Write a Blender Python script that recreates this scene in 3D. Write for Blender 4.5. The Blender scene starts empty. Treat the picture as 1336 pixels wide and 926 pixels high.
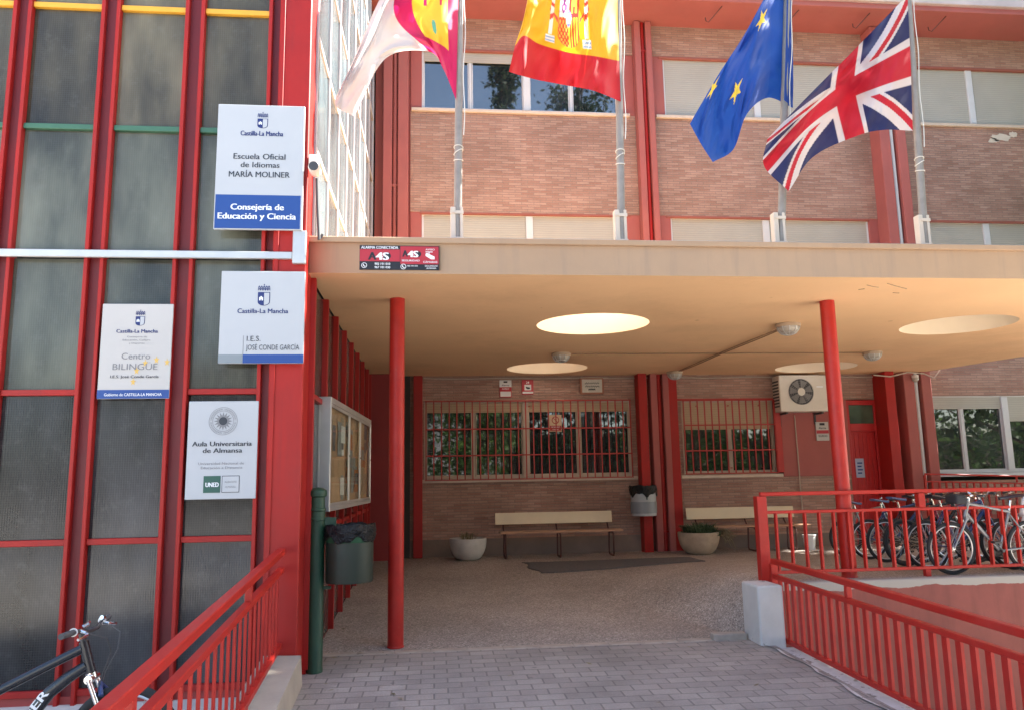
import bpy, bmesh, math, random
from mathutils import Vector, Matrix, noise

random.seed(7)
SC = bpy.context.scene
COL = SC.collection
PI = math.pi

# ------------------------------------------------------------------ camera frame
YAW, PITCH, ROLL = 0.10153137503511878, 0.15802002808592427, -0.017968240412551535
FPX, PW, PH = 1020.0, 1336.0, 926.0
EYE = 1.80
_f = Vector((math.sin(YAW)*math.cos(PITCH), math.cos(YAW)*math.cos(PITCH), math.sin(PITCH)))
_r0 = Vector((math.cos(YAW), -math.sin(YAW), 0)); _u0 = _r0.cross(_f)
CR = math.cos(ROLL)*_r0 + math.sin(ROLL)*_u0
CU = -math.sin(ROLL)*_r0 + math.cos(ROLL)*_u0

def at(px, py, X=None, Y=None, Z=None):
    """a measured point of the photograph on a known wall, floor or side plane"""
    d = _f*FPX + CR*(px-PW/2) - CU*(py-PH/2)
    t = X/d.x if X is not None else (Y/d.y if Y is not None else (Z-EYE)/d.z)
    return Vector((d.x*t, d.y*t, d.z*t+EYE))

# ------------------------------------------------------------------ materials
def new_mat(name):
    m = bpy.data.materials.new(name); m.use_nodes = True
    nt = m.node_tree
    return m, nt, nt.nodes, nt.links, nt.nodes['Principled BSDF']

def N(nodes, typ, **kw):
    n = nodes.new(typ)
    for k, v in kw.items():
        if k in n.inputs: n.inputs[k].default_value = v
        else: setattr(n, k, v)
    return n

def rgba(c): return (c[0], c[1], c[2], 1)

def paint(name, col, rough=0.45, var=0.12, scale=3.0, bump=0.0, metal=0.0, spec=0.5, dirt=None, dirt_amt=0.25, chips=None, chip_thr=0.7, chip_scale=14, streak=None, streak_amt=0.4):
    """painted / plastered surface: base colour with uneven wear, optional stains and chips"""
    m, nt, ns, ln, bs = new_mat(name)
    geo = N(ns, 'ShaderNodeNewGeometry')
    n1 = N(ns, 'ShaderNodeTexNoise', Scale=scale, Detail=6.0, Roughness=0.6)
    ln.new(geo.outputs['Position'], n1.inputs['Vector'])
    ramp = N(ns, 'ShaderNodeValToRGB')
    ramp.color_ramp.elements[0].position = 0.3; ramp.color_ramp.elements[1].position = 0.72
    ramp.color_ramp.elements[0].color = rgba([c*(1-var) for c in col])
    ramp.color_ramp.elements[1].color = rgba([min(1, c*(1+var)) for c in col])
    ln.new(n1.outputs['Fac'], ramp.inputs['Fac'])
    out = ramp.outputs['Color']
    if dirt:
        n2 = N(ns, 'ShaderNodeTexNoise', Scale=scale*0.35, Detail=8.0, Roughness=0.7)
        ln.new(geo.outputs['Position'], n2.inputs['Vector'])
        r2 = N(ns, 'ShaderNodeMapRange'); r2.inputs['From Min'].default_value = 0.5; r2.inputs['From Max'].default_value = 0.75
        r2.inputs['To Max'].default_value = dirt_amt
        ln.new(n2.outputs['Fac'], r2.inputs['Value'])
        mx = N(ns, 'ShaderNodeMix', data_type='RGBA')
        ln.new(r2.outputs['Result'], mx.inputs['Factor']); ln.new(out, mx.inputs['A']); mx.inputs['B'].default_value = rgba(dirt)
        out = mx.outputs['Result']
    if chips:
        n3 = N(ns, 'ShaderNodeTexNoise', Scale=chip_scale, Detail=5.0, Roughness=0.65)
        ln.new(geo.outputs['Position'], n3.inputs['Vector'])
        r3 = N(ns, 'ShaderNodeMapRange'); r3.inputs['From Min'].default_value = chip_thr; r3.inputs['From Max'].default_value = chip_thr+0.02
        ln.new(n3.outputs['Fac'], r3.inputs['Value'])
        mx = N(ns, 'ShaderNodeMix', data_type='RGBA')
        ln.new(r3.outputs['Result'], mx.inputs['Factor']); ln.new(out, mx.inputs['A']); mx.inputs['B'].default_value = rgba(chips)
        out = mx.outputs['Result']
    if streak:
        # run-off stains: narrow across, long downwards
        mp = N(ns, 'ShaderNodeVectorMath', operation='MULTIPLY'); ln.new(geo.outputs['Position'], mp.inputs[0]); mp.inputs[1].default_value = (9.0, 9.0, 0.7)
        n4 = N(ns, 'ShaderNodeTexNoise', Scale=1.0, Detail=5.0, Roughness=0.6); ln.new(mp.outputs[0], n4.inputs['Vector'])
        r4 = N(ns, 'ShaderNodeMapRange'); r4.inputs['From Min'].default_value = 0.52; r4.inputs['From Max'].default_value = 0.72; r4.inputs['To Max'].default_value = streak_amt
        ln.new(n4.outputs['Fac'], r4.inputs['Value'])
        mx = N(ns, 'ShaderNodeMix', data_type='RGBA')
        ln.new(r4.outputs['Result'], mx.inputs['Factor']); ln.new(out, mx.inputs['A']); mx.inputs['B'].default_value = rgba(streak)
        out = mx.outputs['Result']
    ln.new(out, bs.inputs['Base Color'])
    rr = N(ns, 'ShaderNodeMapRange'); rr.inputs['To Min'].default_value = max(0.02, rough-0.1); rr.inputs['To Max'].default_value = min(1, rough+0.1)
    ln.new(n1.outputs['Fac'], rr.inputs['Value']); ln.new(rr.outputs['Result'], bs.inputs['Roughness'])
    bs.inputs['Metallic'].default_value = metal
    bs.inputs['Specular IOR Level'].default_value = spec
    if bump:
        nb = N(ns, 'ShaderNodeTexNoise', Scale=scale*14, Detail=4.0)
        ln.new(geo.outputs['Position'], nb.inputs['Vector'])
        b = N(ns, 'ShaderNodeBump', Strength=bump, Distance=0.01)
        ln.new(nb.outputs['Fac'], b.inputs['Height']); ln.new(b.outputs['Normal'], bs.inputs['Normal'])
    return m

def flat(name, col, rough=0.5, metal=0.0, spec=0.5):
    m, nt, ns, ln, bs = new_mat(name)
    bs.inputs['Base Color'].default_value = rgba(col); bs.inputs['Roughness'].default_value = rough
    bs.inputs['Metallic'].default_value = metal; bs.inputs['Specular IOR Level'].default_value = spec
    return m

def brick_mat(name, c1, c2, mortar, bw, bh, swap='XZ', msize=0.006, bump=0.5, rough=0.85, stain=None, squash=1.0, offset=0.5, stain_scale=0.7):
    m, nt, ns, ln, bs = new_mat(name)
    geo = N(ns, 'ShaderNodeNewGeometry'); sep = N(ns, 'ShaderNodeSeparateXYZ'); cmb = N(ns, 'ShaderNodeCombineXYZ')
    ln.new(geo.outputs['Position'], sep.inputs[0])
    ln.new(sep.outputs[swap[0]], cmb.inputs['X']); ln.new(sep.outputs[swap[1]], cmb.inputs['Y'])
    # slightly uneven courses
    wob = N(ns, 'ShaderNodeTexNoise', Scale=1.7, Detail=2.0); ln.new(geo.outputs['Position'], wob.inputs['Vector'])
    wsub = N(ns, 'ShaderNodeVectorMath', operation='SUBTRACT'); ln.new(wob.outputs['Color'], wsub.inputs[0]); wsub.inputs[1].default_value = (0.5, 0.5, 0.5)
    wmul = N(ns, 'ShaderNodeVectorMath', operation='SCALE'); ln.new(wsub.outputs[0], wmul.inputs[0]); wmul.inputs['Scale'].default_value = 0.012
    wadd = N(ns, 'ShaderNodeVectorMath', operation='ADD'); ln.new(cmb.outputs[0], wadd.inputs[0]); ln.new(wmul.outputs[0], wadd.inputs[1])
    bt = N(ns, 'ShaderNodeTexBrick', Scale=1.0)
    bt.offset = offset; bt.squash = squash
    bt.inputs['Brick Width'].default_value = bw; bt.inputs['Row Height'].default_value = bh
    bt.inputs['Mortar Size'].default_value = msize; bt.inputs['Mortar Smooth'].default_value = 0.3; bt.inputs['Bias'].default_value = 0.0
    bt.inputs['Color1'].default_value = rgba(c1); bt.inputs['Color2'].default_value = rgba(c2); bt.inputs['Mortar'].default_value = rgba(mortar)
    ln.new(wadd.outputs[0], bt.inputs['Vector'])
    big = N(ns, 'ShaderNodeTexNoise', Scale=stain_scale, Detail=7.0, Roughness=0.65); ln.new(geo.outputs['Position'], big.inputs['Vector'])
    mr = N(ns, 'ShaderNodeMapRange'); mr.inputs['From Min'].default_value = 0.3; mr.inputs['From Max'].default_value = 0.7
    mr.inputs['To Min'].default_value = 0.78; mr.inputs['To Max'].default_value = 1.18
    ln.new(big.outputs['Fac'], mr.inputs['Value'])
    mul = N(ns, 'ShaderNodeVectorMath', operation='SCALE'); ln.new(bt.outputs['Color'], mul.inputs[0]); ln.new(mr.outputs['Result'], mul.inputs['Scale'])
    fine = N(ns, 'ShaderNodeTexNoise', Scale=55.0, Detail=4.0, Roughness=0.7); ln.new(geo.outputs['Position'], fine.inputs['Vector'])
    mr2 = N(ns, 'ShaderNodeMapRange'); mr2.inputs['To Min'].default_value = 0.7; mr2.inputs['To Max'].default_value = 1.3; ln.new(fine.outputs['Fac'], mr2.inputs['Value'])
    mul2 = N(ns, 'ShaderNodeVectorMath', operation='SCALE'); ln.new(mul.outputs[0], mul2.inputs[0]); ln.new(mr2.outputs['Result'], mul2.inputs['Scale'])
    out = mul2.outputs[0]
    if stain:
        # pale efflorescence / worn courses, stretched along the courses
        mp = N(ns, 'ShaderNodeVectorMath', operation='MULTIPLY'); ln.new(cmb.outputs[0], mp.inputs[0]); mp.inputs[1].default_value = (2.2, 13.0, 1)
        st = N(ns, 'ShaderNodeTexNoise', Scale=1.0, Detail=4.0, Roughness=0.6); ln.new(mp.outputs[0], st.inputs['Vector'])
        sr = N(ns, 'ShaderNodeMapRange'); sr.inputs['From Min'].default_value = 0.62; sr.inputs['From Max'].default_value = 0.72; sr.inputs['To Max'].default_value = 0.55
        ln.new(st.outputs['Fac'], sr.inputs['Value'])
        mx = N(ns, 'ShaderNodeMix', data_type='RGBA'); ln.new(sr.outputs['Result'], mx.inputs['Factor']); ln.new(out, mx.inputs['A']); mx.inputs['B'].default_value = rgba(stain)
        out = mx.outputs['Result']
    if swap == 'XY':
        v2 = N(ns, 'ShaderNodeTexVoronoi', Scale=3.1); ln.new(geo.outputs['Position'], v2.inputs['Vector'])
        sr = N(ns, 'ShaderNodeMapRange'); sr.inputs['From Min'].default_value = 0.05; sr.inputs['From Max'].default_value = 0.10; sr.inputs['To Min'].default_value = 0.6; sr.inputs['To Max'].default_value = 0.0
        ln.new(v2.outputs['Distance'], sr.inputs['Value'])
        n5 = N(ns, 'ShaderNodeTexNoise', Scale=0.5, Detail=9.0, Roughness=0.75); ln.new(geo.outputs['Position'], n5.inputs['Vector'])
        s5 = N(ns, 'ShaderNodeMapRange'); s5.inputs['From Min'].default_value = 0.5; s5.inputs['From Max'].default_value = 0.68; s5.inputs['To Max'].default_value = 0.5; ln.new(n5.outputs['Fac'], s5.inputs['Value'])
        ad = N(ns, 'ShaderNodeMath', operation='MAXIMUM'); ln.new(sr.outputs['Result'], ad.inputs[0]); ln.new(s5.outputs['Result'], ad.inputs[1])
        mx = N(ns, 'ShaderNodeMix', data_type='RGBA'); ln.new(ad.outputs[0], mx.inputs['Factor']); ln.new(out, mx.inputs['A']); mx.inputs['B'].default_value = (0.15, 0.13, 0.12, 1)
        out = mx.outputs['Result']
    ln.new(out, bs.inputs['Base Color'])
    bs.inputs['Roughness'].default_value = rough
    inv = N(ns, 'ShaderNodeMath', operation='MULTIPLY_ADD'); ln.new(bt.outputs['Fac'], inv.inputs[0]); inv.inputs[1].default_value = -1.0
    ln.new(fine.outputs['Fac'], inv.inputs[2])
    b = N(ns, 'ShaderNodeBump', Strength=bump, Distance=0.008); ln.new(inv.outputs[0], b.inputs['Height']); ln.new(b.outputs['Normal'], bs.inputs['Normal'])
    return m

def terrazzo_mat(name):
    m, nt, ns, ln, bs = new_mat(name)
    geo = N(ns, 'ShaderNodeNewGeometry')
    vo = N(ns, 'ShaderNodeTexVoronoi', Scale=78.0); ln.new(geo.outputs['Position'], vo.inputs['Vector'])
    sp = N(ns, 'ShaderNodeSeparateColor'); ln.new(vo.outputs['Color'], sp.inputs[0])
    r = N(ns, 'ShaderNodeValToRGB'); e = r.color_ramp.elements
    e[0].color = (0.18, 0.148, 0.128, 1); e[1].color = (0.58, 0.51, 0.45, 1); e[1].position = 1.0
    x = r.color_ramp.elements.new(0.45); x.color = (0.335, 0.278, 0.238, 1)
    x = r.color_ramp.elements.new(0.8); x.color = (0.41, 0.348, 0.30, 1)
    ln.new(sp.outputs[0], r.inputs['Fac'])
    big = N(ns, 'ShaderNodeTexNoise', Scale=0.55, Detail=8.0, Roughness=0.68); ln.new(geo.outputs['Position'], big.inputs['Vector'])
    mr = N(ns, 'ShaderNodeMapRange'); mr.inputs['From Min'].default_value = 0.3; mr.inputs['From Max'].default_value = 0.7; mr.inputs['To Min'].default_value = 0.66; mr.inputs['To Max'].default_value = 1.08
    ln.new(big.outputs['Fac'], mr.inputs['Value'])
    mul = N(ns, 'ShaderNodeVectorMath', operation='SCALE'); ln.new(r.outputs['Color'], mul.inputs[0]); ln.new(mr.outputs['Result'], mul.inputs['Scale'])
    # dropped-gum and drip spots
    v2 = N(ns, 'ShaderNodeTexVoronoi', Scale=2.3); ln.new(geo.outputs['Position'], v2.inputs['Vector'])
    sr = N(ns, 'ShaderNodeMapRange'); sr.inputs['From Min'].default_value = 0.05; sr.inputs['From Max'].default_value = 0.075; sr.inputs['To Min'].default_value = 0.45; sr.inputs['To Max'].default_value = 0.0
    ln.new(v2.outputs['Distance'], sr.inputs['Value'])
    mx = N(ns, 'ShaderNodeMix', data_type='RGBA'); ln.new(sr.outputs['Result'], mx.inputs['Factor']); ln.new(mul.outputs[0], mx.inputs['A']); mx.inputs['B'].default_value = (0.07, 0.06, 0.055, 1)
    ln.new(mx.outputs['Result'], bs.inputs['Base Color'])
    bs.inputs['Roughness'].default_value = 0.72
    b = N(ns, 'ShaderNodeBump', Strength=0.35, Distance=0.004); ln.new(sp.outputs[0], b.inputs['Height']); ln.new(b.outputs['Normal'], bs.inputs['Normal'])
    return m

def ribbed_glass(name, axis='X', tint=(0.055, 0.058, 0.055), rough=0.22, ior=1.5):
    """old wired, reeded glazing: dark, dusty, fine vertical reeding and a wire grid"""
    m, nt, ns, ln, bs = new_mat(name)
    geo = N(ns, 'ShaderNodeNewGeometry')
    oi = N(ns, 'ShaderNodeObjectInfo')
    sc = N(ns, 'ShaderNodeVectorMath', operation='MULTIPLY'); ln.new(geo.outputs['Position'], sc.inputs[0]); sc.inputs[1].default_value = (2.6, 2.6, 0.9)
    n1 = N(ns, 'ShaderNodeTexNoise', Scale=0.9, Detail=3.0, Roughness=0.5); ln.new(sc.outputs[0], n1.inputs['Vector'])
    ofs = N(ns, 'ShaderNodeMath', operation='MULTIPLY'); ln.new(oi.outputs['Random'], ofs.inputs[0]); ofs.inputs[1].default_value = 30.0
    n1.noise_dimensions = '4D'; ln.new(ofs.outputs[0], n1.inputs['W'])
    r = N(ns, 'ShaderNodeValToRGB'); e = r.color_ramp.elements
    e[0].position = 0.35; e[1].position = 0.7
    e[0].color = rgba([c*0.4 for c in tint]); e[1].color = rgba([c*1.9 for c in tint])
    ln.new(n1.outputs['Fac'], r.inputs['Fac'])
    pr = N(ns, 'ShaderNodeMapRange'); pr.inputs['To Min'].default_value = 0.5; pr.inputs['To Max'].default_value = 1.6; ln.new(oi.outputs['Random'], pr.inputs['Value'])
    sm = N(ns, 'ShaderNodeVectorMath', operation='SCALE'); ln.new(r.outputs['Color'], sm.inputs[0]); ln.new(pr.outputs['Result'], sm.inputs['Scale'])
    # dust specks and smears
    n2 = N(ns, 'ShaderNodeTexNoise', Scale=7.0, Detail=9.0, Roughness=0.78); ln.new(geo.outputs['Position'], n2.inputs['Vector'])
    r2 = N(ns, 'ShaderNodeMapRange'); r2.inputs['From Min'].default_value = 0.52; r2.inputs['From Max'].default_value = 0.85; r2.inputs['To Max'].default_value = 0.22
    ln.new(n2.outputs['Fac'], r2.inputs['Value'])
    mx = N(ns, 'ShaderNodeMix', data_type='RGBA'); ln.new(r2.outputs['Result'], mx.inputs['Factor']); ln.new(sm.outputs[0], mx.inputs['A']); mx.inputs['B'].default_value = (0.26, 0.26, 0.24, 1)
    sep = N(ns, 'ShaderNodeSeparateXYZ'); ln.new(geo.outputs['Position'], sep.inputs[0])
    # wire grid
    waves = []
    for ax in (axis, 'Z'):
        s = N(ns, 'ShaderNodeMath', operation='MULTIPLY'); ln.new(sep.outputs[ax], s.inputs[0]); s.inputs[1].default_value = 2*PI/0.022
        si = N(ns, 'ShaderNodeMath', operation='SINE'); ln.new(s.outputs[0], si.inputs[0]); waves.append(si)
    mxw = N(ns, 'ShaderNodeMath', operation='MAXIMUM'); ln.new(waves[0].outputs[0], mxw.inputs[0]); ln.new(waves[1].outputs[0], mxw.inputs[1])
    wr = N(ns, 'ShaderNodeMapRange'); wr.inputs['From Min'].default_value = 0.6; wr.inputs['From Max'].default_value = 1.0; wr.inputs['To Max'].default_value = 0.13
    ln.new(mxw.outputs[0], wr.inputs['Value'])
    mx2 = N(ns, 'ShaderNodeMix', data_type='RGBA'); ln.new(wr.outputs['Result'], mx2.inputs['Factor']); ln.new(mx.outputs['Result'], mx2.inputs['A']); mx2.inputs['B'].default_value = (0.15, 0.15, 0.145, 1)
    ln.new(mx2.outputs['Result'], bs.inputs['Base Color'])
    bs.inputs['Roughness'].default_value = rough; bs.inputs['IOR'].default_value = ior
    bs.inputs['Specular IOR Level'].default_value = 0.5 if ior > 1.55 else 0.38
    b = N(ns, 'ShaderNodeBump', Strength=0.10, Distance=0.003); ln.new(waves[0].outputs[0], b.inputs['Height']); ln.new(b.outputs['Normal'], bs.inputs['Normal'])
    return m

def window_glass(name, tint=(0.018, 0.022, 0.024), ior=2.05, rough=0.02):
    m, nt, ns, ln, bs = new_mat(name)
    geo = N(ns, 'ShaderNodeNewGeometry')
    n1 = N(ns, 'ShaderNodeTexNoise', Scale=1.1, Detail=4.0); ln.new(geo.outputs['Position'], n1.inputs['Vector'])
    r = N(ns, 'ShaderNodeValToRGB'); e = r.color_ramp.elements; e[0].position = 0.4; e[1].position = 0.7
    e[0].color = rgba([c*0.6 for c in tint]); e[1].color = rgba([c*1.8 for c in tint])
    ln.new(n1.outputs['Fac'], r.inputs['Fac']); ln.new(r.outputs['Color'], bs.inputs['Base Color'])
    bs.inputs['Roughness'].default_value = rough; bs.inputs['IOR'].default_value = ior
    n2 = N(ns, 'ShaderNodeTexNoise', Scale=2.2, Detail=1.0); ln.new(geo.outputs['Position'], n2.inputs['Vector'])
    b = N(ns, 'ShaderNodeBump', Strength=0.03, Distance=0.02); ln.new(n2.outputs['Fac'], b.inputs['Height']); ln.new(b.outputs['Normal'], bs.inputs['Normal'])
    return m

def slat_mat(name, col, pitch=0.045):
    """roller shutter curtain: horizontal slats as relief"""
    m, nt, ns, ln, bs = new_mat(name)
    geo = N(ns, 'ShaderNodeNewGeometry'); sep = N(ns, 'ShaderNodeSeparateXYZ'); ln.new(geo.outputs['Position'], sep.inputs[0])
    d = N(ns, 'ShaderNodeMath', operation='DIVIDE'); ln.new(sep.outputs['Z'], d.inputs[0]); d.inputs[1].default_value = pitch
    fr = N(ns, 'ShaderNodeMath', operation='FRACT'); ln.new(d.outputs[0], fr.inputs[0])
    pp = N(ns, 'ShaderNodeMath', operation='PINGPONG'); ln.new(fr.outputs[0], pp.inputs[0]); pp.inputs[1].default_value = 0.5
    gap = N(ns, 'ShaderNodeMapRange'); gap.inputs['From Min'].default_value = 0.0; gap.inputs['From Max'].default_value = 0.1; gap.inputs['To Min'].default_value = 0.72; gap.inputs['To Max'].default_value = 1.0
    ln.new(pp.outputs[0], gap.inputs['Value'])
    n1 = N(ns, 'ShaderNodeTexNoise', Scale=1.6, Detail=5.0); ln.new(geo.outputs['Position'], n1.inputs['Vector'])
    mr = N(ns, 'ShaderNodeMapRange'); mr.inputs['To Min'].default_value = 0.85; mr.inputs['To Max'].default_value = 1.1; ln.new(n1.outputs['Fac'], mr.inputs['Value'])
    mm = N(ns, 'ShaderNodeMath', operation='MULTIPLY'); ln.new(gap.outputs['Result'], mm.inputs[0]); ln.new(mr.outputs['Result'], mm.inputs[1])
    c = N(ns, 'ShaderNodeVectorMath', operation='SCALE'); c.inputs[0].default_value = col; ln.new(mm.outputs[0], c.inputs['Scale'])
    ln.new(c.outputs[0], bs.inputs['Base Color']); bs.inputs['Roughness'].default_value = 0.55
    b = N(ns, 'ShaderNodeBump', Strength=0.6, Distance=0.01); ln.new(pp.outputs[0], b.inputs['Height']); ln.new(b.outputs['Normal'], bs.inputs['Normal'])
    return m

def perforated_mat(name, col, hole=(0.02, 0.022, 0.02)):
    m, nt, ns, ln, bs = new_mat(name)
    tc = N(ns, 'ShaderNodeTexCoord'); sep = N(ns, 'ShaderNodeSeparateXYZ'); ln.new(tc.outputs['Object'], sep.inputs[0])
    an = N(ns, 'ShaderNodeMath', operation='ARCTAN2'); ln.new(sep.outputs['Y'], an.inputs[0]); ln.new(sep.outputs['X'], an.inputs[1])
    a2 = N(ns, 'ShaderNodeMath', operation='MULTIPLY'); ln.new(an.outputs[0], a2.inputs[0]); a2.inputs[1].default_value = 60.0
    sa = N(ns, 'ShaderNodeMath', operation='SINE'); ln.new(a2.outputs[0], sa.inputs[0])
    z2 = N(ns, 'ShaderNodeMath', operation='MULTIPLY'); ln.new(sep.outputs['Z'], z2.inputs[0]); z2.inputs[1].default_value = 2*PI/0.024
    sz = N(ns, 'ShaderNodeMath', operation='SINE'); ln.new(z2.outputs[0], sz.inputs[0])
    pr = N(ns, 'ShaderNodeMath', operation='MULTIPLY'); ln.new(sa.outputs[0], pr.inputs[0]); ln.new(sz.outputs[0], pr.inputs[1])
    th = N(ns, 'ShaderNodeMapRange'); th.inputs['From Min'].default_value = 0.15; th.inputs['From Max'].default_value = 0.35; ln.new(pr.outputs[0], th.inputs['Value'])
    mx = N(ns, 'ShaderNodeMix', data_type='RGBA'); ln.new(th.outputs['Result'], mx.inputs['Factor']); mx.inputs['A'].default_value = rgba(col); mx.inputs['B'].default_value = rgba(hole)
    ln.new(mx.outputs['Result'], bs.inputs['Base Color']); bs.inputs['Roughness'].default_value = 0.5
    return m

def bag_mat(name):
    m, nt, ns, ln, bs = new_mat(name)
    bs.inputs['Base Color'].default_value = (0.004, 0.004, 0.005, 1); bs.inputs['Roughness'].default_value = 0.32; bs.inputs['Specular IOR Level'].default_value = 0.35
    geo = N(ns, 'ShaderNodeNewGeometry'); n = N(ns, 'ShaderNodeTexNoise', Scale=22.0, Detail=3.0, Distortion=1.5); ln.new(geo.outputs['Position'], n.inputs['Vector'])
    b = N(ns, 'ShaderNodeBump', Strength=1.0, Distance=0.03); ln.new(n.outputs['Fac'], b.inputs['Height']); ln.new(b.outputs['Normal'], bs.inputs['Normal'])
    return m

def flag_mat(name):
    m, nt, ns, ln, bs = new_mat(name)
    at_ = N(ns, 'ShaderNodeAttribute'); at_.attribute_name = 'design'
    geo = N(ns, 'ShaderNodeNewGeometry')
    w = N(ns, 'ShaderNodeTexNoise', Scale=130.0, Detail=2.0); ln.new(geo.outputs['Position'], w.inputs['Vector'])
    b = N(ns, 'ShaderNodeBump', Strength=0.12, Distance=0.004); ln.new(w.outputs['Fac'], b.inputs['Height'])
    ln.new(at_.outputs['Color'], bs.inputs['Base Color']); bs.inputs['Roughness'].default_value = 0.62; ln.new(b.outputs['Normal'], bs.inputs['Normal'])
    bs.inputs['Sheen Weight'].default_value = 0.15
    tr = N(ns, 'ShaderNodeBsdfTranslucent'); ln.new(at_.outputs['Color'], tr.inputs['Color'])
    mix = N(ns, 'ShaderNodeMixShader'); mix.inputs[0].default_value = 0.45
    ln.new(bs.outputs[0], mix.inputs[1]); ln.new(tr.outputs[0], mix.inputs[2])
    ln.new(mix.outputs[0], ns['Material Output'].inputs['Surface'])
    return m

def leaf_mat(name, c1, c2):
    m, nt, ns, ln, bs = new_mat(name)
    geo = N(ns, 'ShaderNodeNewGeometry')
    r = N(ns, 'ShaderNodeValToRGB'); r.color_ramp.elements[0].color = rgba(c1); r.color_ramp.elements[1].color = rgba(c2)
    ln.new(geo.outputs['Random Per Island'], r.inputs['Fac']); ln.new(r.outputs['Color'], bs.inputs['Base Color'])
    bs.inputs['Roughness'].default_value = 0.6
    tr = N(ns, 'ShaderNodeBsdfTranslucent'); ln.new(r.outputs['Color'], tr.inputs['Color'])
    mix = N(ns, 'ShaderNodeMixShader'); mix.inputs[0].default_value = 0.4
    ln.new(bs.outputs[0], mix.inputs[1]); ln.new(tr.outputs[0], mix.inputs[2]); ln.new(mix.outputs[0], ns['Material Output'].inputs['Surface'])
    return m

def ragged_wall_mat(name, col, bare, z0):
    """salmon masonry paint that stops in a ragged line below the bare concrete edge"""
    m, nt, ns, ln, bs = new_mat(name)
    geo = N(ns, 'ShaderNodeNewGeometry'); sep = N(ns, 'ShaderNodeSeparateXYZ'); ln.new(geo.outputs['Position'], sep.inputs[0])
    n = N(ns, 'ShaderNodeTexNoise', Scale=2.2, Detail=5.0, Roughness=0.55); ln.new(geo.outputs['Position'], n.inputs['Vector'])
    a = N(ns, 'ShaderNodeMath', operation='MULTIPLY_ADD'); ln.new(n.outputs['Fac'], a.inputs[0]); a.inputs[1].default_value = 0.14; ln.new(sep.outputs['Z'], a.inputs[2])
    r = N(ns, 'ShaderNodeMapRange'); r.inputs['From Min'].default_value = z0; r.inputs['From Max'].default_value = z0+0.006; ln.new(a.outputs[0], r.inputs['Value'])
    n2 = N(ns, 'ShaderNodeTexNoise', Scale=1.2, Detail=7.0, Roughness=0.65); ln.new(geo.outputs['Position'], n2.inputs['Vector'])
    rp = N(ns, 'ShaderNodeValToRGB'); rp.color_ramp.elements[0].position = 0.3; rp.color_ramp.elements[1].position = 0.7
    rp.color_ramp.elements[0].color = rgba([c*0.82 for c in col]); rp.color_ramp.elements[1].color = rgba([c*1.15 for c in col]); ln.new(n2.outputs['Fac'], rp.inputs['Fac'])
    mp = N(ns, 'ShaderNodeVectorMath', operation='MULTIPLY'); ln.new(geo.outputs['Position'], mp.inputs[0]); mp.inputs[1].default_value = (6.0, 6.0, 0.8)
    n4 = N(ns, 'ShaderNodeTexNoise', Scale=1.0, Detail=6.0, Roughness=0.65); ln.new(mp.outputs[0], n4.inputs['Vector'])
    r4 = N(ns, 'ShaderNodeMapRange'); r4.inputs['From Min'].default_value = 0.48; r4.inputs['From Max'].default_value = 0.75; r4.inputs['To Max'].default_value = 0.6; ln.new(n4.outputs['Fac'], r4.inputs['Value'])
    mw_ = N(ns, 'ShaderNodeMix', data_type='RGBA'); ln.new(r4.outputs['Result'], mw_.inputs['Factor']); ln.new(rp.outputs['Color'], mw_.inputs['A']); mw_.inputs['B'].default_value = rgba([c*.62 for c in col])
    mx = N(ns, 'ShaderNodeMix', data_type='RGBA'); ln.new(r.outputs['Result'], mx.inputs['Factor']); ln.new(mw_.outputs['Result'], mx.inputs['A']); mx.inputs['B'].default_value = rgba(bare)
    ln.new(mx.outputs['Result'], bs.inputs['Base Color']); bs.inputs['Roughness'].default_value = 0.8
    b = N(ns, 'ShaderNodeBump', Strength=0.25, Distance=0.01); ln.new(n.outputs['Fac'], b.inputs['Height']); ln.new(b.outputs['Normal'], bs.inputs['Normal'])
    return m

M = {}
M['red'] = paint('red_gloss_paint', (0.36, 0.016, 0.012), 0.48, 0.10, 2.5, 0.05, spec=0.3, dirt=(0.24, 0.035, 0.03), dirt_amt=0.4, streak=(0.22, 0.02, 0.02), streak_amt=0.35, chips=(0.40, 0.13, 0.09), chip_thr=0.715, chip_scale=20)
M['red_rail'] = paint('red_railing_paint', (0.41, 0.019, 0.012), 0.45, 0.14, 6.0, 0.08, spec=0.35, dirt=(0.40, 0.045, 0.035), dirt_amt=0.6, chips=(0.26, 0.09, 0.05), chip_thr=0.685, chip_scale=24)
M['red_dark'] = paint('red_recess_shade', (0.15, 0.008, 0.010), 0.55, 0.12, 2.5)  # darker copy of the red; shade of the recesses put into the colour
M['red_bar'] = paint('red_grille_paint', (0.42, 0.030, 0.024), 0.5, 0.12, 4.0)
M['salmon'] = paint('salmon_masonry_paint', (0.36, 0.098, 0.086), 0.75, 0.10, 1.3, 0.15, dirt=(0.34, 0.14, 0.11), dirt_amt=0.5, streak=(0.32, 0.10, 0.08), streak_amt=0.35)
M['brick'] = brick_mat('thin_clay_brick', (0.335, 0.178, 0.134), (0.455, 0.283, 0.218), (0.285, 0.20, 0.16), 0.27, 0.054, 'XZ', 0.008, 1.0, stain=(0.56, 0.40, 0.325))
M['paver'] = brick_mat('grey_block_paver', (0.37, 0.315, 0.275), (0.295, 0.25, 0.22), (0.205, 0.175, 0.152), 0.25, 0.165, 'XY', 0.009, 0.6, 0.8, stain_scale=0.9)
M['terrazzo'] = terrazzo_mat('washed_aggregate')
M['concrete'] = paint('pale_concrete', (0.40, 0.34, 0.27), 0.85, 0.14, 2.2, 0.4, dirt=(0.26, 0.235, 0.205), dirt_amt=0.6)
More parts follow.
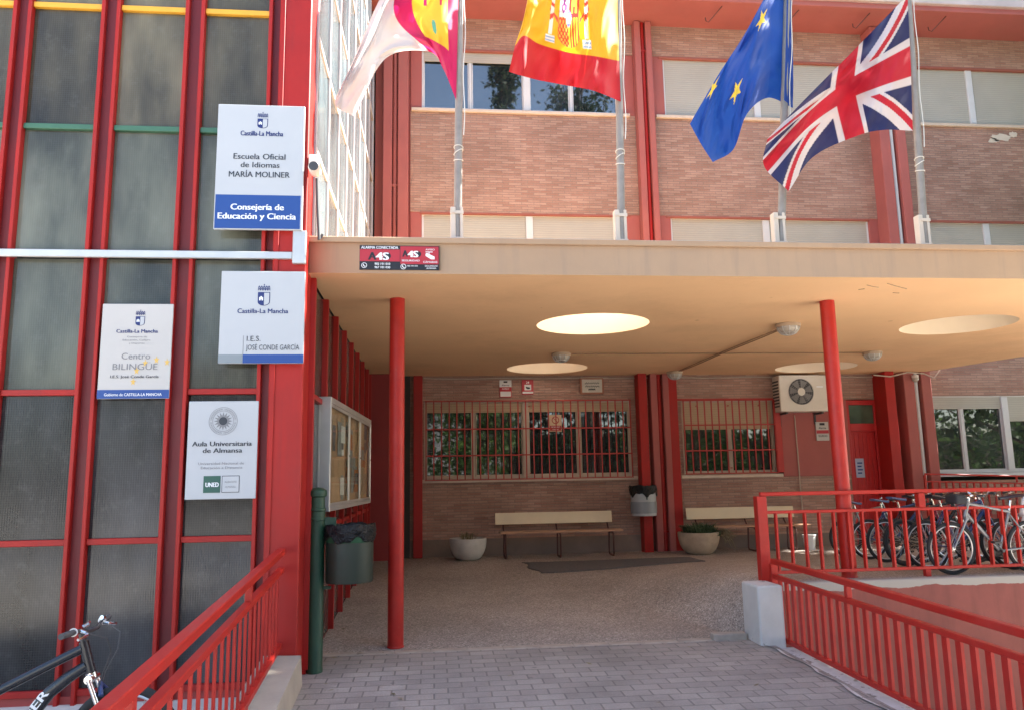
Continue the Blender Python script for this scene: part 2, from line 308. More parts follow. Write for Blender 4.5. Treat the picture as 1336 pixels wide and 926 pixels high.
M['whitewash'] = paint('whitewashed_concrete', (0.57, 0.54, 0.50), 0.85, 0.08, 3.0, 0.35, dirt=(0.36, 0.34, 0.31), dirt_amt=0.55, chips=(0.30, 0.27, 0.24), chip_thr=0.66, chip_scale=7)
M['street_bounce'] = paint('pale_bounce_paving', (0.54, 0.51, 0.46), 0.9, 0.12, 1.0, 0.4)  # unseen street made pale so sunlight bounces up under the canopy
M['yard'] = paint('light_yard_concrete', (0.56, 0.52, 0.46), 0.9, 0.15, 0.8, 0.4)
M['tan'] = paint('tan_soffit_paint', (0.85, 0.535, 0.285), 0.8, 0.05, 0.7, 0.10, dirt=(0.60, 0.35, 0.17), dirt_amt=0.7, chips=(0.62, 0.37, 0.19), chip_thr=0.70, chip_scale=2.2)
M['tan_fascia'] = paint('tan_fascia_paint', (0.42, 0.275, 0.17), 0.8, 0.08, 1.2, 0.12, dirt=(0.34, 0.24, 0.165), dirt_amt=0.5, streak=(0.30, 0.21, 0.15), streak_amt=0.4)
M['tan_hole'] = paint('cream_reveal_paint', (0.74, 0.60, 0.42), 0.7, 0.04, 2.0)
M['alu'] = paint('weathered_aluminium', (0.55, 0.54, 0.52), 0.42, 0.08, 4.0, metal=0.6)
M['alu_white'] = paint('white_window_frame', (0.60, 0.61, 0.62), 0.4, 0.05, 3.0)
M['cream_frame'] = paint('cream_window_frame', (0.52, 0.44, 0.345), 0.5, 0.07, 3.0)
M['sill'] = paint('stone_sill', (0.60, 0.49, 0.39), 0.7, 0.1, 5.0, 0.15)
M['yellow'] = paint('yellow_transom_paint', (0.72, 0.36, 0.03), 0.45, 0.08, 5.0)
M['green_t'] = paint('green_transom_paint', (0.045, 0.13, 0.075), 0.45, 0.1, 5.0)
M['shutter_w'] = slat_mat('cream_shutter_slats', (0.42, 0.40, 0.345), 0.05)
M['shutter_c'] = slat_mat('tan_shutter_slats', (0.50, 0.38, 0.24), 0.05)
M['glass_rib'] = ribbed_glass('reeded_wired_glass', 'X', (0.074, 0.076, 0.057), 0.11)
M['glass_rib_top'] = ribbed_glass('reeded_glass_light_reflection', 'X', (0.098, 0.083, 0.052), 0.11)  # lighter, warmer copy: brighter upper reflections put into the tint
M['glass_rib_low'] = ribbed_glass('reeded_glass_dark_reflection', 'X', (0.026, 0.0255, 0.027), 0.12)  # darker copy: dim reflections of the lower rows put into the tint
M['glass_rib_side'] = ribbed_glass('reeded_wired_glass_side', 'Y', (0.06, 0.055, 0.05), 0.2)
M['glass_upper'] = ribbed_glass('reeded_glass_sky_tint', 'Y', (0.060, 0.085, 0.095), 0.08, 1.9)  # bluish tint stands in for sky mirrored in the side glazing
M['glass'] = window_glass('dark_window_glass')
M['glass_up'] = window_glass('upper_window_glass', (0.02, 0.026, 0.03), 2.3)
M['sign_white'] = paint('white_sign_board', (0.45, 0.46, 0.475), 0.35, 0.02, 2.0)
M['sign_cream'] = paint('sun_faded_sign_board', (0.48, 0.455, 0.43), 0.4, 0.03, 3.0)
M['sign_blue'] = flat('sign_blue', (0.012, 0.055, 0.24), 0.35)
M['navy'] = flat('sign_navy', (0.010, 0.022, 0.13), 0.4)
M['ink'] = flat('sign_dark_ink', (0.03, 0.035, 0.045), 0.5)
M['ink_grey'] = flat('sign_grey_ink', (0.20, 0.20, 0.21), 0.5)
M['grey_band'] = flat('sign_grey_band', (0.22, 0.25, 0.27), 0.4)
M['white_ink'] = flat('sign_white_ink', (0.78, 0.79, 0.80), 0.5)
M['gold'] = flat('sign_gold_star', (0.66, 0.42, 0.10), 0.5)
M['uned_green'] = flat('sign_green', (0.012, 0.085, 0.060), 0.4)
M['sign_red'] = flat('alarm_red', (0.42, 0.022, 0.035), 0.4)
M['sign_black'] = flat('alarm_black', (0.012, 0.010, 0.014), 0.4)
M['post_green'] = paint('dark_green_cast_iron', (0.012, 0.052, 0.026), 0.5, 0.15, 7.0, 0.2)
M['bin_green'] = perforated_mat('perforated_green_steel', (0.016, 0.030, 0.018))
M['bin_rim'] = paint('green_bin_rim', (0.02, 0.085, 0.04), 0.45, 0.1, 6.0)
M['bag'] = bag_mat('black_bin_bag')
M['bin_grey'] = paint('grey_bin_plastic', (0.40, 0.41, 0.42), 0.5, 0.06, 5.0)
M['bin_band'] = paint('grey_bin_band', (0.22, 0.24, 0.26), 0.5, 0.06, 5.0)
M['bench_cream'] = paint('cream_bench_board', (0.70, 0.60, 0.41), 0.5, 0.05, 3.0)
M['bench_seat'] = paint('worn_wood_seat', (0.45, 0.25, 0.15), 0.6, 0.12, 8.0)
M['brown_steel'] = paint('brown_steel_tube', (0.10, 0.035, 0.028), 0.5, 0.12, 6.0)
M['bowl'] = paint('stained_concrete_bowl', (0.44, 0.335, 0.235), 0.85, 0.18, 5.0, 0.35, dirt=(0.22, 0.15, 0.09), dirt_amt=0.6)
M['bowl_pale'] = paint('pale_concrete_bowl', (0.55, 0.52, 0.47), 0.85, 0.12, 5.0, 0.35, dirt=(0.33, 0.29, 0.24), dirt_amt=0.5)
M['soil'] = paint('dry_soil', (0.10, 0.075, 0.055), 0.95, 0.25, 20.0, 0.6)
M['plant'] = leaf_mat('shrub_leaf', (0.04, 0.075, 0.035), (0.14, 0.20, 0.10))
M['straw'] = leaf_mat('dry_stem', (0.16, 0.13, 0.07), (0.34, 0.28, 0.17))
M['mat'] = paint('grey_carpet_mat', (0.115, 0.107, 0.105), 0.95, 0.3, 30.0, 0.7)
M['steel'] = paint('galvanised_pole', (0.27, 0.245, 0.22), 0.5, 0.14, 8.0, metal=0.15, spec=0.3)
M['sleeve'] = paint('cream_pole_sleeve', (0.62, 0.54, 0.45), 0.65, 0.08, 4.0)
M['rope'] = flat('halyard_rope', (0.62, 0.60, 0.55), 0.9)
M['flag'] = flag_mat('flag_cloth')
M['lamp_body'] = paint('bulkhead_body', (0.40, 0.29, 0.19), 0.6, 0.1, 6.0)
M['lamp_glass'] = paint('dusty_lamp_glass', (0.40, 0.36, 0.30), 0.25, 0.1, 12.0)
M['cable'] = paint('painted_cable', (0.30, 0.18, 0.10), 0.7, 0.1, 6.0)
M['cable_pale'] = paint('pale_cable', (0.45, 0.36, 0.29), 0.7, 0.1, 6.0)
M['ac'] = paint('ivory_enamel', (0.66, 0.60, 0.51), 0.4, 0.04, 4.0, dirt=(0.45, 0.37, 0.28), dirt_amt=0.35)
M['ac_dark'] = flat('dark_plastic', (0.05, 0.05, 0.052), 0.5)
M['ac_grey'] = flat('fan_grey', (0.22, 0.21, 0.20), 0.5)
M['door_red'] = paint('red_door_paint', (0.46, 0.018, 0.020), 0.42, 0.1, 4.0, 0.1)
M['glass_green'] = window_glass('green_transom_glass', (0.05, 0.075, 0.05), 1.6, 0.15)
M['paper'] = flat('paper_white', (0.70, 0.70, 0.69), 0.8)
M['paper_blue'] = flat('paper_lilac', (0.42, 0.46, 0.62), 0.8)
M['tile'] = paint('glazed_ceramic', (0.56, 0.53, 0.46), 0.25, 0.08, 14.0)
M['tile_frame'] = paint('terracotta_frame', (0.36, 0.15, 0.09), 0.6, 0.1, 8.0)
M['cork'] = paint('cork_board', (0.55, 0.36, 0.22), 0.9, 0.2, 9.0)
M['paper_tan'] = flat('paper_kraft', (0.42, 0.33, 0.24), 0.8)
M['paper_orange'] = flat('paper_orange', (0.50, 0.20, 0.08), 0.8)
M['paper_grey'] = flat('paper_grey', (0.30, 0.31, 0.31), 0.8)
M['paper_print'] = flat('paper_print', (0.16, 0.15, 0.16), 0.8)
M['clear'] = None
M['bucket'] = flat('white_bucket_plastic', (0.66, 0.66, 0.65), 0.4)
M['tyre'] = flat('tyre_rubber', (0.018, 0.018, 0.019), 0.8)
M['rim'] = flat('rim_alloy', (0.62, 0.62, 0.62), 0.3, 0.8)
M['rim_dark'] = flat('rim_black', (0.03, 0.03, 0.032), 0.4)
M['spoke'] = flat('spoke_steel', (0.50, 0.50, 0.50), 0.3, 0.9)
M['bike_black'] = paint('bike_black_paint', (0.014, 0.015, 0.020), 0.25, 0.1, 9.0)
M['bike_white'] = paint('bike_white_paint', (0.70, 0.69, 0.67), 0.3, 0.05, 9.0)
M['bike_silver'] = paint('bike_silver_paint', (0.22, 0.22, 0.225), 0.3, 0.06, 9.0, metal=0.4)
M['bike_blue'] = paint('bike_blue_paint', (0.03, 0.05, 0.14), 0.3, 0.08, 9.0)
M['bike_red'] = paint('bike_maroon_paint', (0.22, 0.02, 0.05), 0.3, 0.08, 9.0)
M['chrome'] = flat('chrome', (0.72, 0.72, 0.73), 0.15, 1.0)
M['grip'] = flat('rubber_grip', (0.06, 0.062, 0.066), 0.75)
M['saddle'] = flat('saddle_vinyl', (0.02, 0.022, 0.035), 0.45)
M['saddle_blue'] = flat('saddle_blue', (0.10, 0.15, 0.30), 0.5)
M['bag_cloth'] = flat('black_bag_cloth', (0.03, 0.03, 0.033), 0.8)
M['bag_yellow'] = flat('yellow_strap', (0.70, 0.36, 0.02), 0.6)
M['cam_body'] = paint('beige_camera_housing', (0.62, 0.55, 0.49), 0.45, 0.05, 8.0)
M['bark'] = paint('tree_bark', (0.13, 0.10, 0.075), 0.95, 0.3, 6.0, 0.8)
M['leaf_a'] = leaf_mat('plane_leaf', (0.03, 0.07, 0.016), (0.10, 0.17, 0.04))
M['leaf_b'] = leaf_mat('conifer_leaf', (0.014, 0.03, 0.014), (0.045, 0.07, 0.03))
M['render_w'] = paint('white_render', (0.42, 0.41, 0.38), 0.85, 0.08, 0.8)
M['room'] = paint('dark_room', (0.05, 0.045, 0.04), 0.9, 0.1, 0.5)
M['fascia_grey'] = paint('weathered_roof_edge', (0.50, 0.42, 0.41), 0.85, 0.14, 1.5, 0.2, dirt=(0.40, 0.20, 0.19), dirt_amt=0.8)
M['terrace'] = ragged_wall_mat('salmon_ragged_paint', (0.225, 0.060, 0.046), (0.32, 0.285, 0.25), 0.585)

def dome_mat():
    m, nt, ns, ln, bs = new_mat('milky_acrylic')
    tr = N(ns, 'ShaderNodeBsdfTranslucent'); tr.inputs['Color'].default_value = (0.86, 0.79, 0.70, 1)
    bs.inputs['Base Color'].default_value = (0.8, 0.78, 0.72, 1); bs.inputs['Roughness'].default_value = 0.3
    geo = N(ns, 'ShaderNodeNewGeometry'); n = N(ns, 'ShaderNodeTexNoise', Scale=3.0, Detail=4.0); ln.new(geo.outputs['Position'], n.inputs['Vector'])
    mr = N(ns, 'ShaderNodeMapRange'); mr.inputs['To Min'].default_value = 0.72; mr.inputs['To Max'].default_value = 0.92; ln.new(n.outputs['Fac'], mr.inputs['Value'])
    mix = N(ns, 'ShaderNodeMixShader'); ln.new(mr.outputs['Result'], mix.inputs[0])
    ln.new(bs.outputs[0], mix.inputs[1]); ln.new(tr.outputs[0], mix.inputs[2]); ln.new(mix.outputs[0], ns['Material Output'].inputs['Surface'])
    return m
M['dome'] = dome_mat()

def clear_mat():
    m, nt, ns, ln, bs = new_mat('clear_case_glass')
    t = N(ns, 'ShaderNodeBsdfTransparent'); t.inputs['Color'].default_value = (0.95, 0.97, 0.95, 1)
    g = N(ns, 'ShaderNodeBsdfGlossy'); g.inputs['Roughness'].default_value = 0.05
    fr = N(ns, 'ShaderNodeFresnel'); fr.inputs['IOR'].default_value = 1.5
    fm = N(ns, 'ShaderNodeMath', operation='MULTIPLY'); ln.new(fr.outputs[0], fm.inputs[0]); fm.inputs[1].default_value = .30
    mix = N(ns, 'ShaderNodeMixShader'); ln.new(fm.outputs[0], mix.inputs[0]); ln.new(t.outputs[0], mix.inputs[1]); ln.new(g.outputs[0], mix.inputs[2])
    ln.new(mix.outputs[0], ns['Material Output'].inputs['Surface'])
    return m
M['clear'] = clear_mat()

# ------------------------------------------------------------------ mesh building
class MB:
    def __init__(s): s.v = []; s.f = []; s.smooth = False
    def quad(s, a, b, c, d):
        n = len(s.v); s.v += [Vector(a), Vector(b), Vector(c), Vector(d)]; s.f.append((n, n+1, n+2, n+3)); return s
    def tri(s, a, b, c):
        n = len(s.v); s.v += [Vector(a), Vector(b), Vector(c)]; s.f.append((n, n+1, n+2)); return s
    def box(s, x0, x1, y0, y1, z0, z1):
        if x0 > x1: x0, x1 = x1, x0
        if y0 > y1: y0, y1 = y1, y0
        if z0 > z1: z0, z1 = z1, z0
        n = len(s.v)
        for x, y, z in ((x0,y0,z0),(x1,y0,z0),(x1,y1,z0),(x0,y1,z0),(x0,y0,z1),(x1,y0,z1),(x1,y1,z1),(x0,y1,z1)): s.v.append(Vector((x, y, z)))
        for q in ((0,3,2,1),(4,5,6,7),(0,1,5,4),(1,2,6,5),(2,3,7,6),(3,0,4,7)): s.f.append(tuple(n+i for i in q))
        return s
    def beam(s, p, q, w, h, up=(0, 0, 1)):
        """square bar from p to q, w across, h along up"""
        p, q = Vector(p), Vector(q); d = (q-p).normalized(); side = d.cross(Vector(up))
        if side.length < 1e-4: side = d.cross(Vector((1, 0, 0)))
        side.normalize(); u = side.cross(d).normalized()
        n = len(s.v)
        for c in (p, q):
            for a, b in ((-1,-1),(1,-1),(1,1),(-1,1)): s.v.append(c + side*(a*w/2) + u*(b*h/2))
        for f in ((0,1,2,3),(7,6,5,4),(0,4,5,1),(1,5,6,2),(2,6,7,3),(3,7,4,0)): s.f.append(tuple(n+i for i in f))
        return s
    def tube(s, pts, r, seg=10, closed=False, cap=True):
        pts = [Vector(p) for p in pts]; rr = r if isinstance(r, (list, tuple)) else [r]*len(pts)
        n0 = len(s.v); k = len(pts); ref = None
        for i, p in enumerate(pts):
            if closed: d = pts[(i+1) % k]-pts[i-1]
            else: d = pts[min(i+1, k-1)]-pts[max(i-1, 0)]
            if d.length < 1e-9: d = Vector((0, 0, 1))
            d.normalize()
            if ref is None:
                ref = Vector((0, 0, 1)) if abs(d.z) < 0.9 else Vector((1, 0, 0))
            a = (ref - d*ref.dot(d))
            if a.length < 1e-5: a = d.orthogonal()
            a.normalize(); b = d.cross(a); ref = a
            for j in range(seg):
                t = 2*PI*j/seg; s.v.append(p + (a*math.cos(t)+b*math.sin(t))*rr[i])
        m = k if closed else k-1
        for i in range(m):
            for j in range(seg):
                A = n0+i*seg+j; B = n0+i*seg+(j+1) % seg; C = n0+((i+1) % k)*seg+(j+1) % seg; D = n0+((i+1) % k)*seg+j
                s.f.append((A, B, C, D))
        if cap and not closed:
            s.f.append(tuple(n0+j for j in reversed(range(seg)))); s.f.append(tuple(n0+(k-1)*seg+j for j in range(seg)))
        s.smooth = True
        return s
    def lathe(s, prof, seg=24, o=(0, 0, 0), axis='Z', jit=0.0):
        n0 = len(s.v); k = len(prof); o = Vector(o)
        for r, z in prof:
            for j in range(seg):
                t = 2*PI*j/seg; q = r*(1+(random.uniform(-jit, jit) if jit else 0))
                x, y = q*math.cos(t), q*math.sin(t)
                v = Vector((x, y, z)) if axis == 'Z' else (Vector((x, -z, y)) if axis == 'Y' else Vector((z, x, y)))
                s.v.append(o+v)
        for i in range(k-1):
            for j in range(seg):
                s.f.append((n0+i*seg+j, n0+i*seg+(j+1) % seg, n0+(i+1)*seg+(j+1) % seg, n0+(i+1)*seg+j))
        s.smooth = True
        return s
    def disc(s, o, r, seg=24, nrm='Z', flip=False):
        n0 = len(s.v); o = Vector(o)
        for j in range(seg):
            t = 2*PI*j/seg; x, y = r*math.cos(t), r*math.sin(t)
            s.v.append(o+(Vector((x, y, 0)) if nrm == 'Z' else (Vector((x, 0, y)) if nrm == 'Y' else Vector((0, x, y)))))
        idx = list(range(n0, n0+seg)); s.f.append(tuple(reversed(idx) if flip else idx)); return s
    def poly(s, pts, y0, y1):
        """flat outline in XZ given as (x, z), with thickness between y0 and y1"""
        n = len(s.v); k = len(pts)
        for y in (y0, y1):
            for x, z in pts: s.v.append(Vector((x, y, z)))
        s.f.append(tuple(range(n, n+k))); s.f.append(tuple(reversed(range(n+k, n+2*k))))
        for i in range(k): s.f.append((n+i, n+k+i, n+k+(i+1) % k, n+(i+1) % k))
        return s
    def xform(s, mtx): s.v = [mtx @ p for p in s.v]; return s

def build(name, mb, mat, parent=None, origin=None, bevel=0.0, smooth=None, seg=1):
    """link the collected shape as ONE mesh object; coordinates are world ones, origin goes to the thing's base"""
    if origin is None:
        origin = parent_origin(parent) if parent is not None else Vector((0, 0, 0))
    origin = Vector(origin)
    me = bpy.data.meshes.new(name)
    me.from_pydata([tuple(p-origin) for p in mb.v], [], mb.f)
    me.validate(); me.update()
    bm = bmesh.new(); bm.from_mesh(me)
    bmesh.ops.recalc_face_normals(bm, faces=bm.faces) if len(bm.faces) < 60000 else None
    bm.to_mesh(me); bm.free()
    sm = mb.smooth if smooth is None else smooth
    if sm:
        for p in me.polygons: p.use_smooth = True
    if mat is not None: me.materials.append(mat)
    o = bpy.data.objects.new(name, me); COL.objects.link(o)
    if parent is not None:
        o.parent = parent; o.location = origin - parent_origin(parent)
    else:
        o.location = origin
    if sm and hasattr(me, 'set_sharp_from_angle'): me.set_sharp_from_angle(angle=math.radians(40))
    if bevel:
        b = o.modifiers.new('bevel', 'BEVEL'); b.width = bevel; b.segments = seg; b.limit_method = 'ANGLE'; b.angle_limit = math.radians(50)
    return o

def build_split(name, mb, mat, parent=None, **kw):
    """each connected piece of the collected shape becomes an object of its own"""
    par = list(range(len(mb.v)))
    def find(i):
        while par[i] != i: par[i] = par[par[i]]; i = par[i]
        return i
    for f in mb.f:
        for i in f[1:]: par[find(i)] = find(f[0])
    groups = {}
    for f in mb.f: groups.setdefault(find(f[0]), []).append(f)
    out = []
    for fs in groups.values():
        m = MB(); m.smooth = mb.smooth; idx = {}
        for f in fs:
            for i in f:
                if i not in idx: idx[i] = len(m.v); m.v.append(mb.v[i])
            m.f.append(tuple(idx[i] for i in f))
        out.append(build(name, m, mat, parent, **kw))
    return out

def parent_origin(o):
    v = Vector((0, 0, 0))
    while o is not None: v = v + o.location; o = o.parent
    return v

def empty(name, loc, rz=0.0):
    o = bpy.data.objects.new(name, None); COL.objects.link(o); o.location = loc; o.rotation_euler = (0, 0, rz)
    o.empty_display_size = 0.2
    return o

def tag(o, label=None, cat=None, group=None, kind=None):
    if label: o['label'] = label
    if cat: o['category'] = cat
    if group: o['group'] = group
    if kind: o['kind'] = kind
    return o

def copy_tree(o, parent=None):
    c = o.copy(); COL.objects.link(c)
    if parent is not None: c.parent = parent
    for ch in list(o.children): copy_tree(ch, c)
    return c

def text_mb(s, x0, x1, z0, z1, y, bold=0.0, depth=0.002, keep=None):
    """lettering fitted into the box x0..x1, z0..z1 on the plane Y=y, facing -Y"""
    cu = bpy.data.curves.new('t', 'FONT'); cu.body = s; cu.size = 1.0; cu.offset = bold; cu.extrude = 0.0
    cu.resolution_u = 3
    ob = bpy.data.objects.new('t', cu); COL.objects.link(ob)
    bpy.context.view_layer.update()
    me = bpy.data.meshes.new_from_object(ob.evaluated_get(bpy.context.evaluated_depsgraph_get()))
    vs = [v.co.copy() for v in me.vertices]; fs = [tuple(p.vertices) for p in me.polygons]
    bpy.data.objects.remove(ob); bpy.data.curves.remove(cu); bpy.data.meshes.remove(me)
    mb = MB()
    if not vs: return mb
    ax0, ax1 = min(v.x for v in vs), max(v.x for v in vs); ay0, ay1 = min(v.y for v in vs), max(v.y for v in vs)
    for v in vs:
        mb.v.append(Vector((x0+(v.x-ax0)/(ax1-ax0)*(x1-x0), y, z0+(v.y-ay0)/(ay1-ay0)*(z1-z0))))
    mb.f = fs
    return mb

def merge(*ms):
    r = MB()
    for m in ms:
        n = len(r.v); r.v += m.v; r.f += [tuple(n+i for i in f) for f in m.f]; r.smooth = r.smooth or m.smooth
    return r

def star_pts(cx, cz, r, n=5, inner=0.42, rot=PI/2):
    return [(cx+(r if i % 2 == 0 else r*inner)*math.cos(rot+PI*i/n), cz+(r if i % 2 == 0 else r*inner)*math.sin(rot+PI*i/n)) for i in range(2*n)]

def smooth01(t): t = max(0.0, min(1.0, t)); return t*t*(3-2*t)

# ------------------------------------------------------------------ levels
YB = 15.95            # brick face of the main block
YG = 7.85             # face of the stair tower glazing
XS = -1.27            # side face of the stair tower
ZS = 3.92             # canopy underside
ZT = 4.27             # canopy top
def pave_z(y): return (y-8.87)*0.022
def floor_z(x, y):
    t = (y-8.87)/6.6
    zl = 0.32*min(1.0, max(0.0, t)); zr = 0.60 + (0.33-0.60)*smooth01(t)
    d = max(0.0, y-8.95)
    lo = 3.46-d*0.55; hi = 3.76+d*0.22
    return zl + (zr-zl)*smooth01((x-lo)/(hi-lo))

# ------------------------------------------------------------------ ground, paving
def structure(o): o['kind'] = 'structure'; return o
structure(build('ground', MB().quad((-400, -400, -1.34), (400, -400, -1.34), (400, 400, -1.34), (-400, 400, -1.34)), M['yard']))
structure(build('street', MB().box(-90, 90, -70, -3.0, -1.33, -0.30), M['street_bounce']))
structure(build('yard_path', MB().box(-30, -1.37, -2.99, 7.84, -1.32, -0.13), M['yard']))
mb = MB()
ny = 40
for i in range(ny):
    y0, y1 = -2.99+(8.868+2.99)*i/ny, -2.99+(8.868+2.99)*(i+1)/ny
    mb.quad((-1.36, y0, pave_z(y0)), (3.66, y0, pave_z(y0)), (3.66, y1, pave_z(y1)), (-1.36, y1, pave_z(y1)))
mb.quad((3.66, -2.99, pave_z(-2.99)), (3.66, -2.99, -1.33), (3.66, 8.868, -1.33), (3.66, 8.868, 0))
structure(build('pavement', mb, M['paver']))
# washed aggregate floor under the canopy: rises gently to the wall and to the bicycle terrace on the right
mb = MB(); xs = [XS+0.002+(3.2-XS)*i/40 for i in range(40)] + [3.2+0.9*i/40 for i in range(40)] + [4.1+(16.0-4.1)*i/30 for i in range(31)]
ysv = [8.872+0.6*i/20 for i in range(20)]+[9.472+(16.2-9.472)*i/60 for i in range(61)]
for y in ysv:
    for x in xs: mb.v.append(Vector((x, y, floor_z(x, y))))
nx = len(xs)
for j in range(len(ysv)-1):
    for i in range(nx-1): mb.f.append((j*nx+i, j*nx+i+1, (j+1)*nx+i+1, (j+1)*nx+i))
structure(build('floor', mb, M['terrazzo'], smooth=True))
# worn stone edge strip where paving meets the aggregate
mb = MB()
for i in range(12):
    x0 = -1.2+i*0.39; x1 = x0+0.384
    mb.box(x0, x1, 8.80+random.uniform(-.006, .006), 8.93, -0.05, 0.006+0.11*smooth01((x0-2.6)/0.9))
structure(build('floor_edge', mb, paint('edge_strip_stone', (0.40, 0.33, 0.27), 0.85, 0.2, 6.0, 0.5), bevel=0.006))

# ------------------------------------------------------------------ terrace retaining wall + block
t = tag(build('retaining_wall', MB().box(3.80, 15.5, 8.76, 8.871, -1.33, 0.602), M['terrace'], bevel=0.012), 'salmon painted retaining wall with bare ragged concrete edge under the bicycle terrace', 'wall')
mb = MB().box(3.50, 3.79, 8.49, 8.95, -0.06, 0.615)
o = tag(build('concrete_block', mb, M['whitewash'], origin=(3.64, 8.7, 0), bevel=0.022, seg=2), 'whitewashed concrete block at the corner of the bicycle terrace', 'block')
# kerb below right handrail
mb = MB(); n = 60
rnd = random.Random(3)
prev = None
for i in range(n+1):
    y = 8.50-11.3*i/n
    prev2 = (3.57+0.09*noise.noise(Vector((y*1.9, 3, 1)))+0.05*noise.noise(Vector((y*9, 1, 1)))+0.02*noise.noise(Vector((y*27, 1, 4))), y, pave_z(y)+0.012)
    c = (3.70, y, pave_z(y)-0.028); d = (3.96, y, pave_z(y)-0.03); e = (3.96, y, -1.33)
    if prev:
        for a, b in zip(prev, (prev2, c, d, e)): pass
        mb.quad(prev[0], prev[1], c, prev2); mb.quad(prev[1], prev[2], d, c); mb.quad(prev[2], prev[3], e, d)
    prev = (prev2, c, d, e)
tag(build('kerb', mb, paint('peeling_kerb_paint', (0.60, 0.57, 0.53), 0.9, 0.12, 4.0, 0.5, dirt=(0.34, 0.30, 0.26), dirt_amt=0.8, chips=(0.25, 0.215, 0.18), chip_thr=0.585, chip_scale=8), origin=(3.8, 8.5, 0)), 'peeling white painted kerb under the right ramp handrail', 'kerb', kind='structure')
# kerb below left handrail
mb = MB(); n = 24; prev = None
for i in range(n+1):
    y = 7.72-10.6*i/n; zt = 0.235-(7.7-y)*0.045; sx = (7.7-y)*0.0455
    a = (-1.20+sx, y, min(pave_z(y)-0.02, zt-0.05)); b = (-1.22+sx, y, zt); c = (-1.56+sx, y, zt+0.01); d = (-1.62+sx, y, -0.2)
    if prev:
        mb.quad(prev[0], prev[1], b, a); mb.quad(prev[1], prev[2], c, b); mb.quad(prev[2], prev[3], d, c)
    else: mb.quad(a, b, c, d)
    prev = (a, b, c, d)
tag(build('kerb', mb, M['concrete'], origin=(-1.4, 7.7, 0)), 'weathered concrete kerb under the left ramp handrail beside the stair tower', 'kerb', kind='structure')

# ------------------------------------------------------------------ railings
def railing(name, label, p0, p1, top, mid, bot, step, bal_w, bal_d, rail_w, rail_h, post_every, top_fn=None, end_posts=(True, True), post_w=0.06, foot=0.1, mid_h=None, first_post=None, skip=None, bot_drop=True):
    """p0,p1: (x,y,ground z).  top/mid/bot: heights of the three rails over the line"""
    p0, p1 = Vector(p0), Vector(p1); root = empty(name, p0); tag(root, label, 'railing', 'red steel railings')
    up = Vector((0, 0, 1)); L = (p1-p0); ln_ = Vector((L.x, L.y, 0)).length
    def at_(t, h): return p0 + L*t + up*h
    build('top_rail', MB().beam(at_(0, top), at_(1, top), rail_w, rail_h), M['red_rail'], root, bevel=0.006)
    build('middle_rail', MB().beam(at_(0, mid), at_(1, mid), rail_w*0.8, mid_h or rail_h*0.8), M['red_rail'], root, bevel=0.005)
    build('bottom_rail', MB().beam(at_(0, bot), at_(1, bot), rail_w*0.8, mid_h or rail_h*0.8), M['red_rail'], root, bevel=0.005)
    nb = int(ln_/step)
    proto = None
    d = L.normalized()
    for i in range(1, nb):
        t = i*step/ln_
        if skip and skip(t): continue
        b = at_(t, bot+0.012); c = at_(t, mid-0.012)
        if proto is None:
            proto = build('baluster', MB().beam(Vector((0, 0, 0)), Vector((0, 0, mid-bot-0.024)), bal_w, bal_d, up=(d.x, d.y, 0)), M['red_rail'], None, origin=(0, 0, 0))
            o = proto
        else:
            o = proto.copy(); COL.objects.link(o)
        o.parent = root; o.location = b-p0
    posts = []
    if end_posts[0]: posts.append(0.0)
    if end_posts[1]: posts.append(1.0)
    if post_every:
        s = first_post if first_post is not None else post_every
        while s < ln_-0.2: posts.append(s/ln_); s += post_every
    for t in posts:
        inner = 0 < t < 1
        w = post_w*0.7 if inner else post_w
        build_split('post', MB().beam(at_(t, -foot if not inner else (-0.02)), at_(t, top-rail_h/2-0.001), w, w, up=(d.x, d.y, 0)) if not inner else
              merge(MB().beam(at_(t, mid+0.02), at_(t, top-rail_h/2-0.001), w, w, up=(d.x, d.y, 0)), MB().beam(at_(t, -foot), at_(t, bot-0.015), w*0.8, w*0.8, up=(d.x, d.y, 0))), M['red_rail'], root, bevel=0.004)
    return root

# terrace railing, parallel with the facade
railing('terrace_railing', 'level red railing in front of the parked bicycles', (3.79, 8.95, 0.60), (14.4, 8.95, 0.60), 0.985, 0.775, 0.095, 0.176, 0.055, 0.022, 0.05, 0.045, 3.35, first_post=1.98, post_w=0.115, foot=0.02)
# right ramp handrail: runs from the block towards the viewer
railing('ramp_handrail', 'long red ramp handrail rising over the peeling white kerb on the right', (3.83, 8.80, 0.0), (3.83, -2.9, -0.258), 0.84, 0.675, 0.022, 0.158, 0.024, 0.062, 0.065, 0.06, 2.9, first_post=1.62, end_posts=(True, True), post_w=0.075, foot=0.0)
# left handrail at the stair tower
railing('ramp_handrail', 'red ramp handrail below the signs beside the stair tower', (-1.42, 7.70, 0.295), (-0.942, -2.8, -0.178), 0.885, 0.715, 0.04, 0.19, 0.018, 0.026, 0.075, 0.06, 2.6, first_post=1.62, end_posts=(False, True), post_w=0.07, foot=0.1)

# ------------------------------------------------------------------ main school block
SB = empty('school_building', (4.0, YB, 0.33))
tag(SB, 'long brick school block with salmon pillars, shuttered windows and an overhanging roof', 'building')
bw = MB(); YW = YB+0.30
def band(x0, x1, z0, z1): bw.box(x0, x1, YB, YW, z0, z1)
XA0, XA1, XB0, XB1, XC0, XC1 = -0.48, 4.468, 4.862, 9.928, 10.55, 16.0
